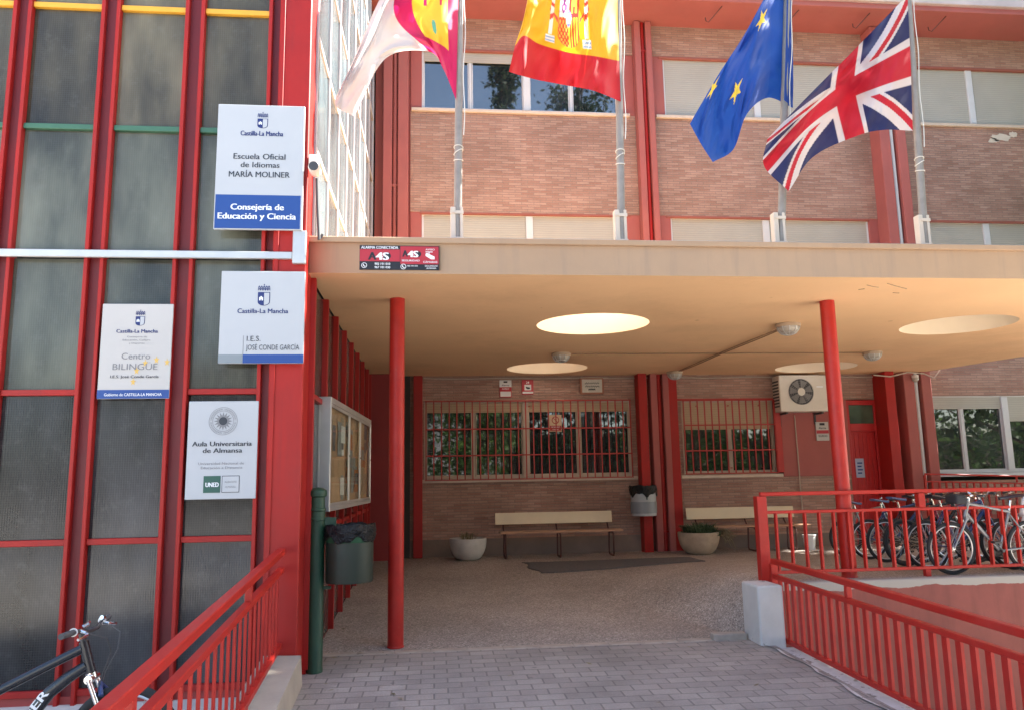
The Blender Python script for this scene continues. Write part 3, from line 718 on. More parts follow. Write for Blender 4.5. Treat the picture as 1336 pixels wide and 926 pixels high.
# ground floor
band(XA0, XA1, -0.1, 1.77); band(XA0, -0.19, 1.77, 3.40); band(4.10, XA1, 1.77, 3.40); band(XA0, XA1, 3.40, 5.80)
band(XB0, 8.80, -0.1, 1.77); band(XB0, 5.17, 1.77, 3.38); band(XB0, XB1, 3.38, 5.80)
band(XC0, XC1, 0.9, 1.62); band(XC0, XC1, 3.44, 5.80)
# upper floors
for x0, x1 in ((XA0, XA1), (XB0, XB1), (XC0, XC1)):
    band(x0, x1, 7.42, 9.71); band(x0, x1, 11.17, 11.90)
build('brick_wall', bw, M['brick'], SB)
# painted plaster panels
pp = MB()
pp.box(XA0, -0.24, YB+0.01, YW, 9.71, 11.17); pp.box(XA0, -0.24, YB+0.01, YW, 5.80, 7.42)
pp.box(4.12, XA1, YB+0.01, YW, 9.71, 11.17); pp.box(4.12, XA1, YB+0.01, YW, 5.80, 7.42)
for x0, x1 in ((XB0, 5.16), (9.72, XB1), (XC0, 10.62)):
    pp.box(x0, x1, YB+0.01, YW, 9.71, 11.17); pp.box(x0, x1, YB+0.01, YW, 5.80, 7.42)
pp.box(7.30, 8.80, YB-0.03, YW, 1.772, 3.378)
pp.box(XC0, XC1, YB+0.003, YW, -0.5, 0.898); pp.box(XC0, 10.60, YB+0.01, YW, 1.66, 3.44)
pp.box(9.52, XB1, YB+0.003, YW, -0.1, 3.378)
pp.box(-1.23, XA0, YB+0.05, YW, 3.95, 11.9)
build_split('plaster_panel', pp, M['salmon'], SB, bevel=0.006)
# lintel strips over the upper windows
lt = MB()
for x0, x1 in ((XA0, XA1), (XB0, XB1), (XC0, XC1)):
    lt.box(x0+0.2, x1-0.2, YB-0.012, YB+0.2, 11.115, 11.168); lt.box(x0+0.2, x1-0.2, YB-0.012, YB+0.2, 7.375, 7.418)
build_split('lintel', lt, paint('lintel_red_brown', (0.30, 0.095, 0.07), 0.7, 0.1, 3.0), SB, bevel=0.004)
# stained plinth
build_split('plinth', MB().box(XA0, XA1, YB-0.018, YB-0.002, 0.1, 0.66).box(XB0, 8.8, YB-0.018, YB-0.002, 0.1, 0.60), paint('grey_cement_plinth', (0.22, 0.165, 0.135), 0.9, 0.16, 1.8, 0.4, dirt=(0.13, 0.10, 0.085), dirt_amt=0.6), SB, bevel=0.004)

# pillars: paired salmon ribs with a downpipe between
def pillar(x0, x1, x2, x3, yf, z0, z1, pipe_mat, pm=0.045):
    p = build('pillar', MB().box(x0, x1, yf, YB+0.2, z0, z1).box(x2, x3, yf, YB+0.2, z0, z1).box(x1-0.01, x2+0.01, YB-0.02, YB+0.19, z0, z1), M['salmon'], SB, bevel=0.012)
    build('downpipe', MB().tube([((x1+x2)/2, yf+0.10, z0), ((x1+x2)/2, yf+0.10, z1)], pm, 12), pipe_mat, p)
    for z in (z0+0.8, (z0+z1)/2, z1-0.7):
        build('pipe_clamp', MB().box((x1+x2)/2-pm-0.012, (x1+x2)/2+pm+0.012, yf+0.05, yf+0.13, z, z+0.035), pipe_mat, p)
pillar(-1.05, -0.86, -0.74, -0.52, YB-0.22, 3.95, 11.88, M['salmon'])
pillar(4.47, 4.61, 4.73, 4.86, YB-0.22, -0.1, 11.88, M['red'])
pillar(9.93, 10.17, 10.33, 10.55, YB-0.38, -0.1, 11.88, M['alu_white'])
# red steel posts of the ground floor
for x0, x1, yf in ((4.19, 4.37, 0.30), (4.87, 5.05, 0.16), (9.45, 9.66, 0.48), (-0.40, -0.22, 0.12)):
    build('steel_post', MB().box(x0, x1, YB-yf, YB-0.004, -0.1, ZS-0.003), M['red'], SB, bevel=0.008)
# recessed red wall left of the brick
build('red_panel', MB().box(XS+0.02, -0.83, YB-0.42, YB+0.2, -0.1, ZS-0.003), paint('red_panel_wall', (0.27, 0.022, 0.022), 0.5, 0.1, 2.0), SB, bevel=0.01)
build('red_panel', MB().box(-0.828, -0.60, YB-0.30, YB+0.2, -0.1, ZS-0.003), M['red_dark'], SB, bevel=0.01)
build('recess', MB().box(-0.598, -0.47, YB-0.05, YB+0.2, -0.1, ZS-0.003), M['room'], SB)  # near-black fill: the shade in this gap put into the colour

rp_ = random.Random(8)
def blot(px, py, wpx, hpx, seed):
    rr_ = random.Random(seed); c = at(px, py, Y=YB); k = c.y/FPX; pts = []
    for i in range(26):
        a = 2*PI*i/26; q = .72+.45*rr_.random(); pts.append((c.x+wpx*.5*k*math.cos(a)*q, c.z+hpx*.5*k*math.sin(a)*q))
    build('plaster_patch', MB().poly(pts, YB-.006, YB-.001), M['sleeve'], SB)
blot(1306, 180, 34, 12, 1); blot(1296, 184, 16, 8, 2); blot(1322, 176, 14, 9, 3)
# roof overhang
ov = MB(); ov.box(-1.3, 16.4, YB-1.02, YB+9.0, 11.90, 12.02)
ro = build('roof_overhang', ov, M['salmon'], SB, bevel=0.01)
build('roof_edge', MB().box(-1.3, 16.4, YB-1.10, YB-1.0, 12.03, 12.75), M['fascia_grey'], ro, bevel=0.012)
hk = MB()
for x in (3.4, 6.0, 7.75, 9.4, 11.2):
    hk.tube([(x+0.28, YB-0.85, 11.9), (x+0.02, YB-0.68, 11.62), (x-0.03, YB-0.66, 11.66), (x-0.04, YB-0.66, 11.74)], 0.012, 6)
build('hook', hk, M['brown_steel'], ro)
build('roof', MB().box(-1.2, 16.3, YB-0.9, YB+9, 12.021, 12.7), M['fascia_grey'], SB)
build('core', MB().box(-1.2, 16.0, YB+0.55, YB+9.0, -0.3, 11.89).box(16.0, 16.3, YB+0.0, YB+9.0, -1.2, 11.89), M['room'], SB)

# windows
def window(x0, x1, z0, z1, parts, frame_mat, shutter, shut_mat, recess=0.11, sill_mat=None, sill=None, mull_w=0.11, glass=None):
    """parts: list of sashes (xa, xb, splits, shutter bottom z)"""
    yg = YB+recess
    g = build('window', MB().box(x0, x1, yg+0.03, yg+0.05, z0, z1), glass or M['glass'], SB)
    fr = MB(); w = 0.042
    fr.box(x0, x1, yg-0.03, yg+0.028, z0, z0+w); fr.box(x0, x0+w, yg-0.03, yg+0.028, z0+w, z1); fr.box(x1-w, x1, yg-0.03, yg+0.028, z0+w, z1); fr.box(x0+w, x1-w, yg-0.03, yg+0.028, z1-0.03, z1)
    build('frame', fr, frame_mat, g, bevel=0.004)
    for i, (xa, xb, splits, zs) in enumerate(parts):
        if i: build('mullion', MB().box(xa-mull_w, xa, yg-0.06, yg+0.025, z0+w, z1-0.031), frame_mat, g, bevel=0.005)
        for sx in splits:
            build('sash_bar', MB().box(sx-0.028, sx+0.028, yg-0.012, yg+0.027, z0+w, z1-0.031), frame_mat, g, bevel=0.004)
        sw = MB(); zz = z0+w
        edges = [xa+(w if i == 0 else 0)]+list(splits)+[xb-(w if i == len(parts)-1 else mull_w)]
        for a, b in zip(edges[:-1], edges[1:]):
            a2 = a+(0.036 if a in splits else 0.002); b2 = b-(0.036 if b in splits else 0.002)
            sw.box(a2, b2, yg-0.004, yg+0.026, zz, zz+0.035)
            sw.box(a2, a2+0.020, yg-0.004, yg+0.026, zz+0.035, z1-0.031); sw.box(b2-0.020, b2, yg-0.004, yg+0.026, zz+0.035, z1-0.031)
        build('sash', sw, frame_mat, g, bevel=0.003)
        if zs is not None and zs < z1:
            build('shutter', MB().box(edges[0]+0.002, edges[-1]-0.002, yg-0.026, yg-0.014, zs, z1-0.001), shut_mat, g)
            build('shutter_rail', MB().box(edges[0]+0.002, edges[-1]-0.002, yg-0.03, yg-0.012, zs-0.045, zs-0.001), shut_mat, g, bevel=0.004)
    if sill_mat:
        build('sill', MB().box(sill[0], sill[1], YB-0.06, yg-0.032, z0-0.075, z0-0.004), sill_mat, g, bevel=0.006)
    return g

wA = window(-0.19, 4.10, 1.84, 3.40, [(-0.19, 1.95, [0.82], 3.22), (1.95, 4.10, [3.0], 3.22)], M['cream_frame'], True, M['shutter_c'], sill_mat=M['sill'], sill=(-0.22, 4.17), mull_w=0.13)
wB = window(5.17, 7.20, 1.84, 3.38, [(5.17, 7.20, [6.22], 2.82)], M['cream_frame'], True, M['shutter_c'], sill_mat=M['sill'], sill=(5.09, 7.28))
wC = window(10.60, 16.0, 1.78, 3.44, [(10.60, 12.55, [11.47], 3.20), (12.55, 14.6, [13.5], 2.92), (14.6, 16.0, [15.3], 3.2)], M['alu_white'], True, M['shutter_w'], recess=0.07, sill_mat=M['alu_white'], sill=(10.56, 15.99), mull_w=0.15)
for x0, x1, zz, P in (
    (-0.24, 4.12, 9.745, [(-0.24, 2.13, [0.82], 10.93), (2.13, 4.12, [3.05], 10.93)]),
    (5.16, 9.72, 9.745, [(5.16, 7.4, [6.3], 9.83), (7.4, 9.72, [8.6], 9.83)]),
    (10.62, 16.0, 9.745, [(10.62, 12.62, [11.6], 9.83), (12.62, 14.6, [13.6], 9.83), (14.6, 16.0, [15.3], 9.83)]),
    (-0.24, 4.12, 5.80, [(-0.24, 2.13, [0.82], 5.95), (2.13, 4.12, [3.05], 5.95)]),
    (5.16, 9.72, 5.80, [(5.16, 7.4, [6.3], 5.95), (7.4, 9.72, [8.6], 5.95)]),
    (10.62, 16.0, 5.80, [(10.62, 12.62, [11.6], 5.95), (12.62, 14.6, [13.6], 5.95), (14.6, 16.0, [15.3], 5.95)])):
    window(x0, x1, zz, 11.15 if zz > 9 else 7.40, P, M['alu_white'], True, M['shutter_w'], recess=0.09, sill_mat=M['sill'] if zz > 9 else None, sill=(x0-0.22, x1+0.22) if x0 < 16 else None, mull_w=0.15, glass=M['glass_up'])

# window grilles: part of their windows
def grille(win, x0, x1, z0, z1, step, zh, yf):
    g = MB(); n = int(round((x1-x0)/step))
    for i in range(n+1):
        x = x0+(x1-x0)*i/n; g.box(x-0.011, x+0.011, yf, yf+0.022, z0, z1)
    for z in zh: g.box(x0-0.012, x1+0.012, yf-0.012, yf-0.002, z-0.013, z+0.013)
    for z in (z0, z1): g.box(x0-0.02, x1+0.02, yf-0.006, yf+0.03, z-0.022 if z == z0 else z+0.002, z-0.002 if z == z0 else z+0.022)
    for x in (x0+0.3, (x0+x1)/2, x1-0.3):
        for z in (z0+0.1, z1-0.1): g.box(x-0.01, x+0.01, yf+0.024, YB+0.02, z-0.01, z+0.01)
    build('grille', g, M['red_bar'], win)
grille(wA, -0.15, 4.06, 1.83, 3.385, 0.1565, (2.30, 2.83), YB-0.075)
grille(wB, 5.20, 7.16, 1.87, 3.365, 0.151, (2.33, 2.86), YB-0.075)
build('surround', MB().box(7.165, 7.295, YB-0.09, YB-0.001, 1.86, 3.377).box(5.08, 7.30, YB-0.02, YB-0.001, 3.382, 3.42), M['red_bar'], wB, bevel=0.005)

# red plank door with glazed transom light
dr = build('door', MB().box(8.81, 9.44, YB+0.06, YB+0.12, 0.30, 2.72), M['door_red'], SB)
for i in range(6): build('plank', MB().box(8.86+0.095*i, 8.86+0.095*i+0.083, YB+0.045, YB+0.058, 0.36, 2.66), M['door_red'], dr, bevel=0.006)
build('frame', MB().box(8.802, 8.86, YB-0.01, YB+0.058, 0.3, 3.36).box(9.42, 9.518, YB-0.01, YB+0.042, 0.3, 3.36).box(8.862, 9.418, YB-0.005, YB+0.058, 2.70, 2.86).box(8.862, 9.418, YB-0.005, YB+0.058, 3.26, 3.36), M['door_red'], dr, bevel=0.005)
build('transom_light', MB().box(8.862, 9.418, YB+0.03, YB+0.05, 2.862, 3.258), M['glass_green'], dr)
build('handle', MB().tube([(8.92, YB+0.04, 1.40), (8.92, YB-0.02, 1.40), (9.02, YB-0.02, 1.40)], 0.011, 8), M['chrome'], dr)
t = tag(build('paper_notice', MB().box(8.93, 9.12, YB+0.034, YB+0.038, 1.72, 2.12).box(8.95, 9.10, YB+0.0325, YB+0.0335, 1.76, 2.08), M['paper_blue'], origin=(9.02, YB, 1.72)), 'pale lilac paper notice taped on the red plank door', 'notice')
lm = MB()
for i in range(4): lm.box(8.97, 9.06+0.02*(i % 2), YB+0.030, YB+0.032, 1.80+0.07*i, 1.83+0.07*i)
build('lettering', lm, M['sign_blue'], t)

# ------------------------------------------------------------------ canopy
def canopy():
    cu = bpy.data.curves.new('c', 'CURVE'); cu.dimensions = '2D'; cu.fill_mode = 'BOTH'; cu.extrude = (ZT-ZS)/2; cu.resolution_u = 24
    sp = cu.splines.new('POLY'); P = [(XS-0.001, 7.92), (12.75, 7.92), (10.35, YB-0.02), (XS-0.001, YB-0.02)]
    sp.points.add(3)
    for p, q in zip(sp.points, P): p.co = (q[0], q[1], 0, 1)
    sp.use_cyclic_u = True
    holes = [(2.22, 10.57), (7.66, 10.57), (2.20, 14.90), (7.66, 14.90)]
    for hx, hy in holes:
        s2 = cu.splines.new('POLY'); n = 64; s2.points.add(n-1)
        for i in range(n): s2.points[i].co = (hx+0.785*math.cos(2*PI*i/n), hy+0.745*math.sin(2*PI*i/n), 0, 1)
        s2.use_cyclic_u = True
    ob = bpy.data.objects.new('c', cu); COL.objects.link(ob); bpy.context.view_layer.update()
    me = bpy.data.meshes.new_from_object(ob.evaluated_get(bpy.context.evaluated_depsgraph_get()))
    bpy.data.objects.remove(ob); bpy.data.curves.remove(cu)
    me.name = 'slab'; me.materials.clear()
    for v in me.vertices: v.co.z += (ZS+ZT)/2
    root = empty('entrance_canopy', (2.0, 9.0, ZS)); tag(root, 'tan flat concrete entrance canopy with round skylights on two red columns', 'canopy')
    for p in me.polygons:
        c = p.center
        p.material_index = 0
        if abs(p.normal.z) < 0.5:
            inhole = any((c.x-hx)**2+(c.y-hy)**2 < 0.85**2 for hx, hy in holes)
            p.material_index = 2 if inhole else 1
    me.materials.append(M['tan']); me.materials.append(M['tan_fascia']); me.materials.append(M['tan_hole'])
    for v in me.vertices: v.co -= Vector((2.0, 9.0, ZS))
    o = bpy.data.objects.new('slab', me); COL.objects.link(o); o.parent = root
    build('edge_lip', MB().box(XS, 12.78, 7.885, 7.918, ZT-0.03, ZT+0.03), M['tan_fascia'], root, bevel=0.006)
    build('parapet', MB().box(XS+0.01, 12.7, 7.95, 8.02, ZT+0.002, ZT+0.05), M['sleeve'], root)
    for hx, hy in holes:
        m = MB()
        prof = [(0.80*math.cos(a), 0.42*math.sin(a)) for a in [PI/2*i/8 for i in range(9)]]
        prof = [(0.86, 0.0), (0.82, 0.0)]+prof
        m.lathe([(max(r, 0.001), z) for r, z in prof], 40, (hx, hy, ZT+0.004))
        build('skylight', m, M['dome'], root)
    for x, zb in ((-0.42, 0.0), (4.875, 0.60)):
        y = 9.07
        zb = floor_z(x, y) if x < 1 else 0.60
        c = build('column', MB().lathe([(0.088, zb-0.02), (0.088, ZS-0.001)], 28, (x, y, 0)), M['red_rail'], root)
        build('base_collar', MB().lathe([(0.089, zb+0.001), (0.094, zb+0.002), (0.094, zb+0.012), (0.0885, zb+0.02)], 28, (x, y, 0)), M['red_rail'], c)
    ck = [((1131, 372), (1139, 374), (1146, 375)), ((1158, 370), (1168, 373), (1183, 377)), ((1165, 382), (1173, 382.5)), ((1120, 378), (1128, 377))]
    for line in ck: build('crack', MB().tube([at(*q, Z=ZS-.001) for q in line], .006, 5), M['cable'], root)
    return root
CAN = canopy()

# ------------------------------------------------------------------ stair tower (glazed)
ST = empty('stair_tower', (-2.6, YG, -0.13)); tag(ST, 'glazed stair tower with red steel mullions and grey reeded glass', 'building')
MX = [(-5.98, -5.80), (-5.12, -4.94), (-4.26, -4.08), (-3.40, -3.215), (-2.565, -2.37), (-1.715, -1.60)]
TZ = [-0.03, 1.30, 2.70, 4.05, 5.385, 6.71, 8.05, 9.4, 10.75]
TOP = 12.0
for i, (x0, x1) in enumerate(MX):
    m = MB().box(x0, x0+0.036, YG-0.075, YG+0.05, -0.2, TOP)
    if i < 5: m.box(x1-0.036, x1, YG-0.075, YG+0.05, -0.2, TOP)
    f = build('mullion', m, M['red'], ST, bevel=0.005)
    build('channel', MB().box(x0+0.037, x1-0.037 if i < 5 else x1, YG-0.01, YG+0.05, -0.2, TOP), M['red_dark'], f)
build('corner_post', MB().box(-1.598, XS, YG-0.085, YG+0.28, -0.12, TOP), M['red'], ST, bevel=0.01)
build('corner_trim', MB().box(-1.585, -1.54, YG-0.10, YG-0.086, -0.1, TOP), M['red'], ST, bevel=0.004)
bays = [(-6.9, -5.98)]+[(MX[i][1], MX[i+1][0]) for i in range(5)]
tm = {5: 'yellow', 4: 'green_t'}
for bi, (x0, x1) in enumerate(bays):
    for zi, z in enumerate(TZ):
        h = 0.028
        mt = M[tm[zi]] if zi in tm else M['red']
        if z == 4.05: continue
        build('transom', MB().box(x0+0.001, x1-0.001, YG-0.045, YG+0.04, z-h, z+h), mt, ST, bevel=0.004)
    zs = TZ+[TOP]
    for a, b in zip(zs[:-1], zs[1:]):
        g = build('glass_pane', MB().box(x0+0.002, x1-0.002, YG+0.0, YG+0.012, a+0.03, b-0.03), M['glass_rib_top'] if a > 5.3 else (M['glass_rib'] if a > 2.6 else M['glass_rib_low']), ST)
build('base_panel', MB().box(-7.0, -1.6, YG-0.02, YG+0.05, -0.4, -0.062), paint('red_base_panel', (0.36, 0.05, 0.04), 0.6, 0.15, 2.0, dirt=(0.25, 0.08, 0.06)), ST)
al = build('aluminium_band', MB().box(-7.0, -1.40, YG-0.12, YG-0.077, 4.01, 4.085).box(-1.397, XS+0.005, YG-0.14, YG-0.09, 3.96, 4.30), M['alu'], ST, bevel=0.006)
# side face, along the entrance
SY = [8.13, 9.12, 10.08, 11.04, 12.0, 12.96, 13.92, 14.88, 15.55]
def side_face(z0, z1, levels, glass, mull, tz_mat, yend, out=.055, hw=.03):
    ys = [y for y in SY if y <= yend]
    for i, y in enumerate(ys):
        build('mullion', MB().box(XS-0.05, XS+out, y-hw, y+hw, z0, z1), mull, ST, bevel=0.004)
    for a, b in zip(ys[:-1], ys[1:]):
        zz = [z0]+[z for z in levels if z0 < z < z1]+[z1]
        for z in zz[:-1]:
            if z > z0: build('transom', MB().box(XS-0.045, XS+out*.55, a+0.031, b-0.031, z-0.028, z+0.028), tz_mat, ST)
        for za, zb in zip(zz[:-1], zz[1:]):
            build('glass_pane', MB().box(XS-0.02, XS-0.008, a+hw, b-hw, za+0.03, zb-0.03), glass, ST)
side_face(0.02, ZS-0.005, [1.30, 2.70], M['glass_rib_side'], M['red'], M['red'], 15.6)
SY = SY[:-1]+[15.84, 16.8]
pale = paint('sunlit_mullion_tone', (0.42, 0.40, 0.41), 0.4, 0.08, 5.0)  # direct sun on these bars is put into the pale colour
side_face(ZT+0.035, TOP, TZ, M['glass_upper'], pale, pale, 17.0, .022, .024)
build('side_base', MB().box(XS-0.05, XS+0.035, 8.1, 15.6, -0.1, 0.018), M['red'], ST)
build('core', MB().box(-7.0, XS-0.06, YG+0.10, 19.0, -0.3, TOP-0.05), M['room'], ST)
build('roof', MB().box(-7.1, XS+0.1, YG-0.12, 19.0, TOP+0.001, TOP+0.5), M['red'], ST)
build('end_wall', MB().box(XS-0.05, XS-0.0, 16.85, 19.0, 0.0, TOP-0.001), M['salmon'], ST)

# ------------------------------------------------------------------ signs
_H = text_mb('H', 0, 1, 0, 1, 0)
def _cap():
    cu = bpy.data.curves.new('t', 'FONT'); ob = bpy.data.objects.new('t', cu); COL.objects.link(ob)
    def dims(s):
        cu.body = s; bpy.context.view_layer.update()
        me = bpy.data.meshes.new_from_object(ob.evaluated_get(bpy.context.evaluated_depsgraph_get()))
        ys = [v.co.y for v in me.vertices]; r = (min(ys), max(ys)); bpy.data.meshes.remove(me); return r
    cap = dims('H')[1]
    def f(s): return dims(s)
    return cap, f, ob
CAP, YDIM, _tob = _cap()
def line_mb(s, x0, x1, zb, zc, y, bold=0.0):
    """one line of lettering: baseline zb, capital tops at zc"""
    lo, hi = YDIM(s); k = (zc-zb)/CAP
    if bold <= 0.006: return text_mb(s, x0, x1, zb+lo*k, zb+hi*k, y, min(0, bold))
    w = bold*(zc-zb)*1.9; ms = []
    for i, o in enumerate((-1, 0, 1)): ms.append(text_mb(s, x0+w+o*w, x1-w+o*w, zb+lo*k, zb+hi*k, y-.0002*i))
    return merge(*ms)

class Board:
    def __init__(s, name, label, x0, x1, z0, z1, yf, th, mat, cat='sign', group=None, bevel=0.004):
        s.x0, s.x1, s.z0, s.z1, s.y = x0, x1, z0, z1, yf
        s.o = build(name, MB().box(x0, x1, yf, yf+th, z0, z1), mat, origin=((x0+x1)/2, yf, z0), bevel=bevel)
        tag(s.o, label, cat, group); s.lay = 0
    def X(s, u): return s.x0+(s.x1-s.x0)*u
    def Z(s, v): return s.z1-(s.z1-s.z0)*v
    def rect(s, name, u0, u1, v0, v1, mat, d=0.0025): return build(name, MB().box(s.X(u0), s.X(u1), s.y-d, s.y-0.0002, s.Z(v1), s.Z(v0)), mat, s.o)
    def text(s, items, mat, d=0.003, name='lettering'):
        ms = [line_mb(t, s.X(u0), s.X(u1), s.Z(v1), s.Z(v0), s.y-d, b) for t, u0, u1, v0, v1, b in items]
        return build(name, merge(*ms), mat, s.o, smooth=False)
    def poly(s, name, polys, mat, d=0.003):
        m = MB()
        for pts in polys: m.poly([(s.X(u), s.Z(v)) for u, v in pts], s.y-d, s.y-d+0.0012)
        return build(name, m, mat, s.o)
    def emblem(s, u0, u1, v0, v1, vc):
        """regional shield: dark left half with a white castle, white right half, open crown above"""
        w = u1-u0; h = v1-v0; c = (u0+u1)/2
        def arc(a, b, cu, cv, ru, rv, n=8): return [(cu+ru*math.cos(t), cv+rv*math.sin(t)) for t in [a+(b-a)*i/n for i in range(n+1)]]
        out = [(u0, v0), (u1, v0)]+arc(0, PI, c, v0+h*0.72, w/2, h*0.28, 14)
        inn = [(u0+w*.06, v0+h*.05), (u1-w*.06, v0+h*.05)]+arc(0, PI, c, v0+h*0.72, w*.44, h*0.235, 14)
        s.poly('emblem', [out], M['navy'], 0.003)
        right = [(c+w*.02, v0+h*.05), (u1-w*.06, v0+h*.05)]+arc(0, PI/2, c, v0+h*0.72, w*.44, h*.235, 7)
        right[-1] = (c+w*.02, right[-1][1])
        s.poly('emblem', [right], M['sign_white'], 0.0045)
        q = lambda a, b: (u0+w*a, v0+h*b)
        s.poly('emblem', [[q(.12, .62), q(.12, .36), q(.17, .36), q(.17, .41), q(.22, .41), q(.22, .30), q(.34, .30), q(.34, .41), q(.39, .41), q(.39, .36), q(.44, .36), q(.44, .62), q(.32, .62), q(.32, .52), q(.24, .52), q(.24, .62)]], M['white_ink'], 0.0045)
        ph = v0-vc
        crown = []
        for k in range(5):
            a = u0+w*(.0+.2*k); b = a+w*.2
            crown.append([(a, v0-ph*.22), (a+w*.02, v0-ph*.7), ((a+b)/2, v0-ph*.9), (b-w*.02, v0-ph*.7), (b, v0-ph*.22), (b-w*.05, v0-ph*.22), (b-w*.055, v0-ph*.6), ((a+b)/2, v0-ph*.74), (a+w*.055, v0-ph*.6), (a+w*.05, v0-ph*.22)])
            crown.append([((a+b)/2-w*.025, v0-ph*.36), ((a+b)/2+w*.025, v0-ph*.36), ((a+b)/2+w*.025, v0-ph*.5), ((a+b)/2-w*.025, v0-ph*.5)])
        crown.append([(c-w*.02, v0-ph*.9), (c+w*.02, v0-ph*.9), (c+w*.02, vc-ph*.1), (c-w*.02, vc-ph*.1)])
        crown.append([(c-w*.06, vc+ph*.05), (c+w*.06, vc+ph*.05), (c+w*.06, vc-ph*.0), (c-w*.06, vc-ph*.0)])
        s.poly('emblem', crown, M['navy'], 0.003)

b = Board('wall_sign', 'tall white and blue sign reading Escuela Oficial de Idiomas, topmost', -2.165, -1.305, 4.295, 5.615, 7.69, 0.03, M['sign_white'])
b.rect('blue_band', 0.012, 0.975, 0.728, 0.992, M['sign_blue'])
b.emblem(0.455, 0.575, 0.112, 0.190, 0.062)
b.text([('Castilla-La Mancha', .265, .757, .214, .252, .022)], M['navy'])
b.text([('Escuela Oficial', .195, .79, .398, .442, .012), ('de Idiomas', .28, .725, .466, .508, .012), ('MARÍA MOLINER', .15, .845, .542, .586, .012)], M['ink'])
b.text([('Consejería de', .185, .79, .800, .846, .028), ('Educación y Ciencia', .045, .93, .872, .918, .028)], M['white_ink'], 0.0045)

b = Board('wall_sign', 'square white sign of the I.E.S. José Conde García navy lower band', -2.065, -1.262, 2.955, 3.87, 7.69, 0.03, M['sign_white'])
b.rect('grey_band', 0.0, 0.285, 0.905, 0.998, M['grey_band']); b.rect('navy_band', 0.287, 1.0, 0.905, 0.998, M['sign_blue'])
b.rect('rule', 0.284, 0.289, 0.705, 0.904, M['ink_grey'], 0.002)
b.emblem(.44, .585, .232, .380, .150)
b.text([('Castilla-La Mancha', .205, .808, .413, .462, .016)], M['navy'])
b.text([('I.E.S.', .327, .49, .709, .763, .004), ('JOSÉ CONDE GARCÍA', .32, .95, .803, .857, .004)], M['ink'])

b = Board('wall_sign', 'sun-faded cream sign reading Centro Bilingüe with five gold stars', -3.185, -2.525, 2.63, 3.55, 7.755, 0.018, M['sign_cream'])
b.rect('blue_band', 0.0, 1.0, 0.907, 0.998, M['sign_blue'])
b.emblem(.475, .605, .135, .235, .07)
b.text([('Castilla-La Mancha', .215, .80, .274, .311, .022)], M['navy'])
b.text([('Consejería de', .37, .65, .343, .360, 0), ('Educación, Cultura', .31, .70, .378, .395, 0), ('y Deportes', .40, .62, .412, .428, 0)], M['ink_grey'])
b.poly('star', [star_pts(u, v, .042, rot=-PI/2) for u, v in ((.645, .632), (.80, .598), (.95, .622), (.53, .712), (.49, .826))], M['gold'], 0.0025)
b.text([('Centro', .31, .71, .525, .589, -.004), ('BILINGÜE', .195, .82, .636, .70, -.004)], M['ink_grey'], 0.0045)
b.text([('I.E.S. José Conde García', .17, .845, .757, .785, .012)], M['ink'], 0.0045)
b.text([('Gobierno de CASTILLA-LA MANCHA', .10, .90, .943, .972, .012)], M['white_ink'], 0.0045)

b = Board('wall_sign', 'white sign of the Aula Universitaria de Almansa with a grey sun emblem, lowest one', -2.335, -1.685, 1.67, 2.60, 7.755, 0.018, M['sign_white'])
cx_, cz_ = b.X(.50), b.Z(.207); R = (b.x1-b.x0)*.205
m = MB()
def ring(m, r0, r1, y, n=64):
    for i in range(n):
        a0, a1 = 2*PI*i/n, 2*PI*(i+1)/n
        m.quad((cx_+r0*math.cos(a0), y, cz_+r0*math.sin(a0)), (cx_+r1*math.cos(a0), y, cz_+r1*math.sin(a0)), (cx_+r1*math.cos(a1), y, cz_+r1*math.sin(a1)), (cx_+r0*math.cos(a1), y, cz_+r0*math.sin(a1)))
ring(m, R*.97, R, b.y-.003); ring(m, R*.72, R*.75, b.y-.003)
for i in range(44):
    a = 2*PI*i/44
    if i % 11 == 0: continue
    c_, s_ = math.cos(a), math.sin(a); t_ = 0.10*R*(0.6+0.4*((i*7) % 3)/2)
    for k in (-1, 1):
        p = [(cx_+c_*R*.80-s_*k*.025*R, cz_+s_*R*.80+c_*k*.025*R), (cx_+c_*R*.91-s_*k*.025*R, cz_+s_*R*.91+c_*k*.025*R), (cx_+c_*R*.91-s_*k*.05*R, cz_+s_*R*.91+c_*k*.05*R), (cx_+c_*R*.80-s_*k*.05*R, cz_+s_*R*.80+c_*k*.05*R)]
        m.quad(*[(x, b.y-.003, z) for x, z in p])
m.poly(star_pts(cx_, cz_, R*.66, 16, 0.60), b.y-.0032, b.y-.002)
build('emblem', m, M['ink_grey'], b.o, smooth=False)
m = MB(); ring(m, 0.0001, R*.29, b.y-.0045, 32); build('emblem', m, M['ink'], b.o, smooth=False)
b.text([('Aula Universitaria', .07, .925, .416, .463, .026), ('de Almansa', .225, .79, .484, .531, .026)], M['ink'])
b.text([('Universidad Nacional de', .17, .82, .627, .652, .004), ('Educación a Distancia', .21, .80, .670, .695, .004)], M['ink_grey'])
b.rect('green_square', .255, .495, .765, .935, M['uned_green'])
b.text([('UNED', .285, .475, .832, .875, .03)], M['white_ink'], 0.0045)
b.rect('outline_square', .515, .765, .765, .935, M['ink']); b.rect('outline_square', .523, .757, .771, .929, M['sign_white'], 0.0035)
b.text([('ALBACETE', .555, .725, .818, .838, .004), ('ALMANSA', .565, .715, .868, .888, .004)], M['ink_grey'], 0.0045)

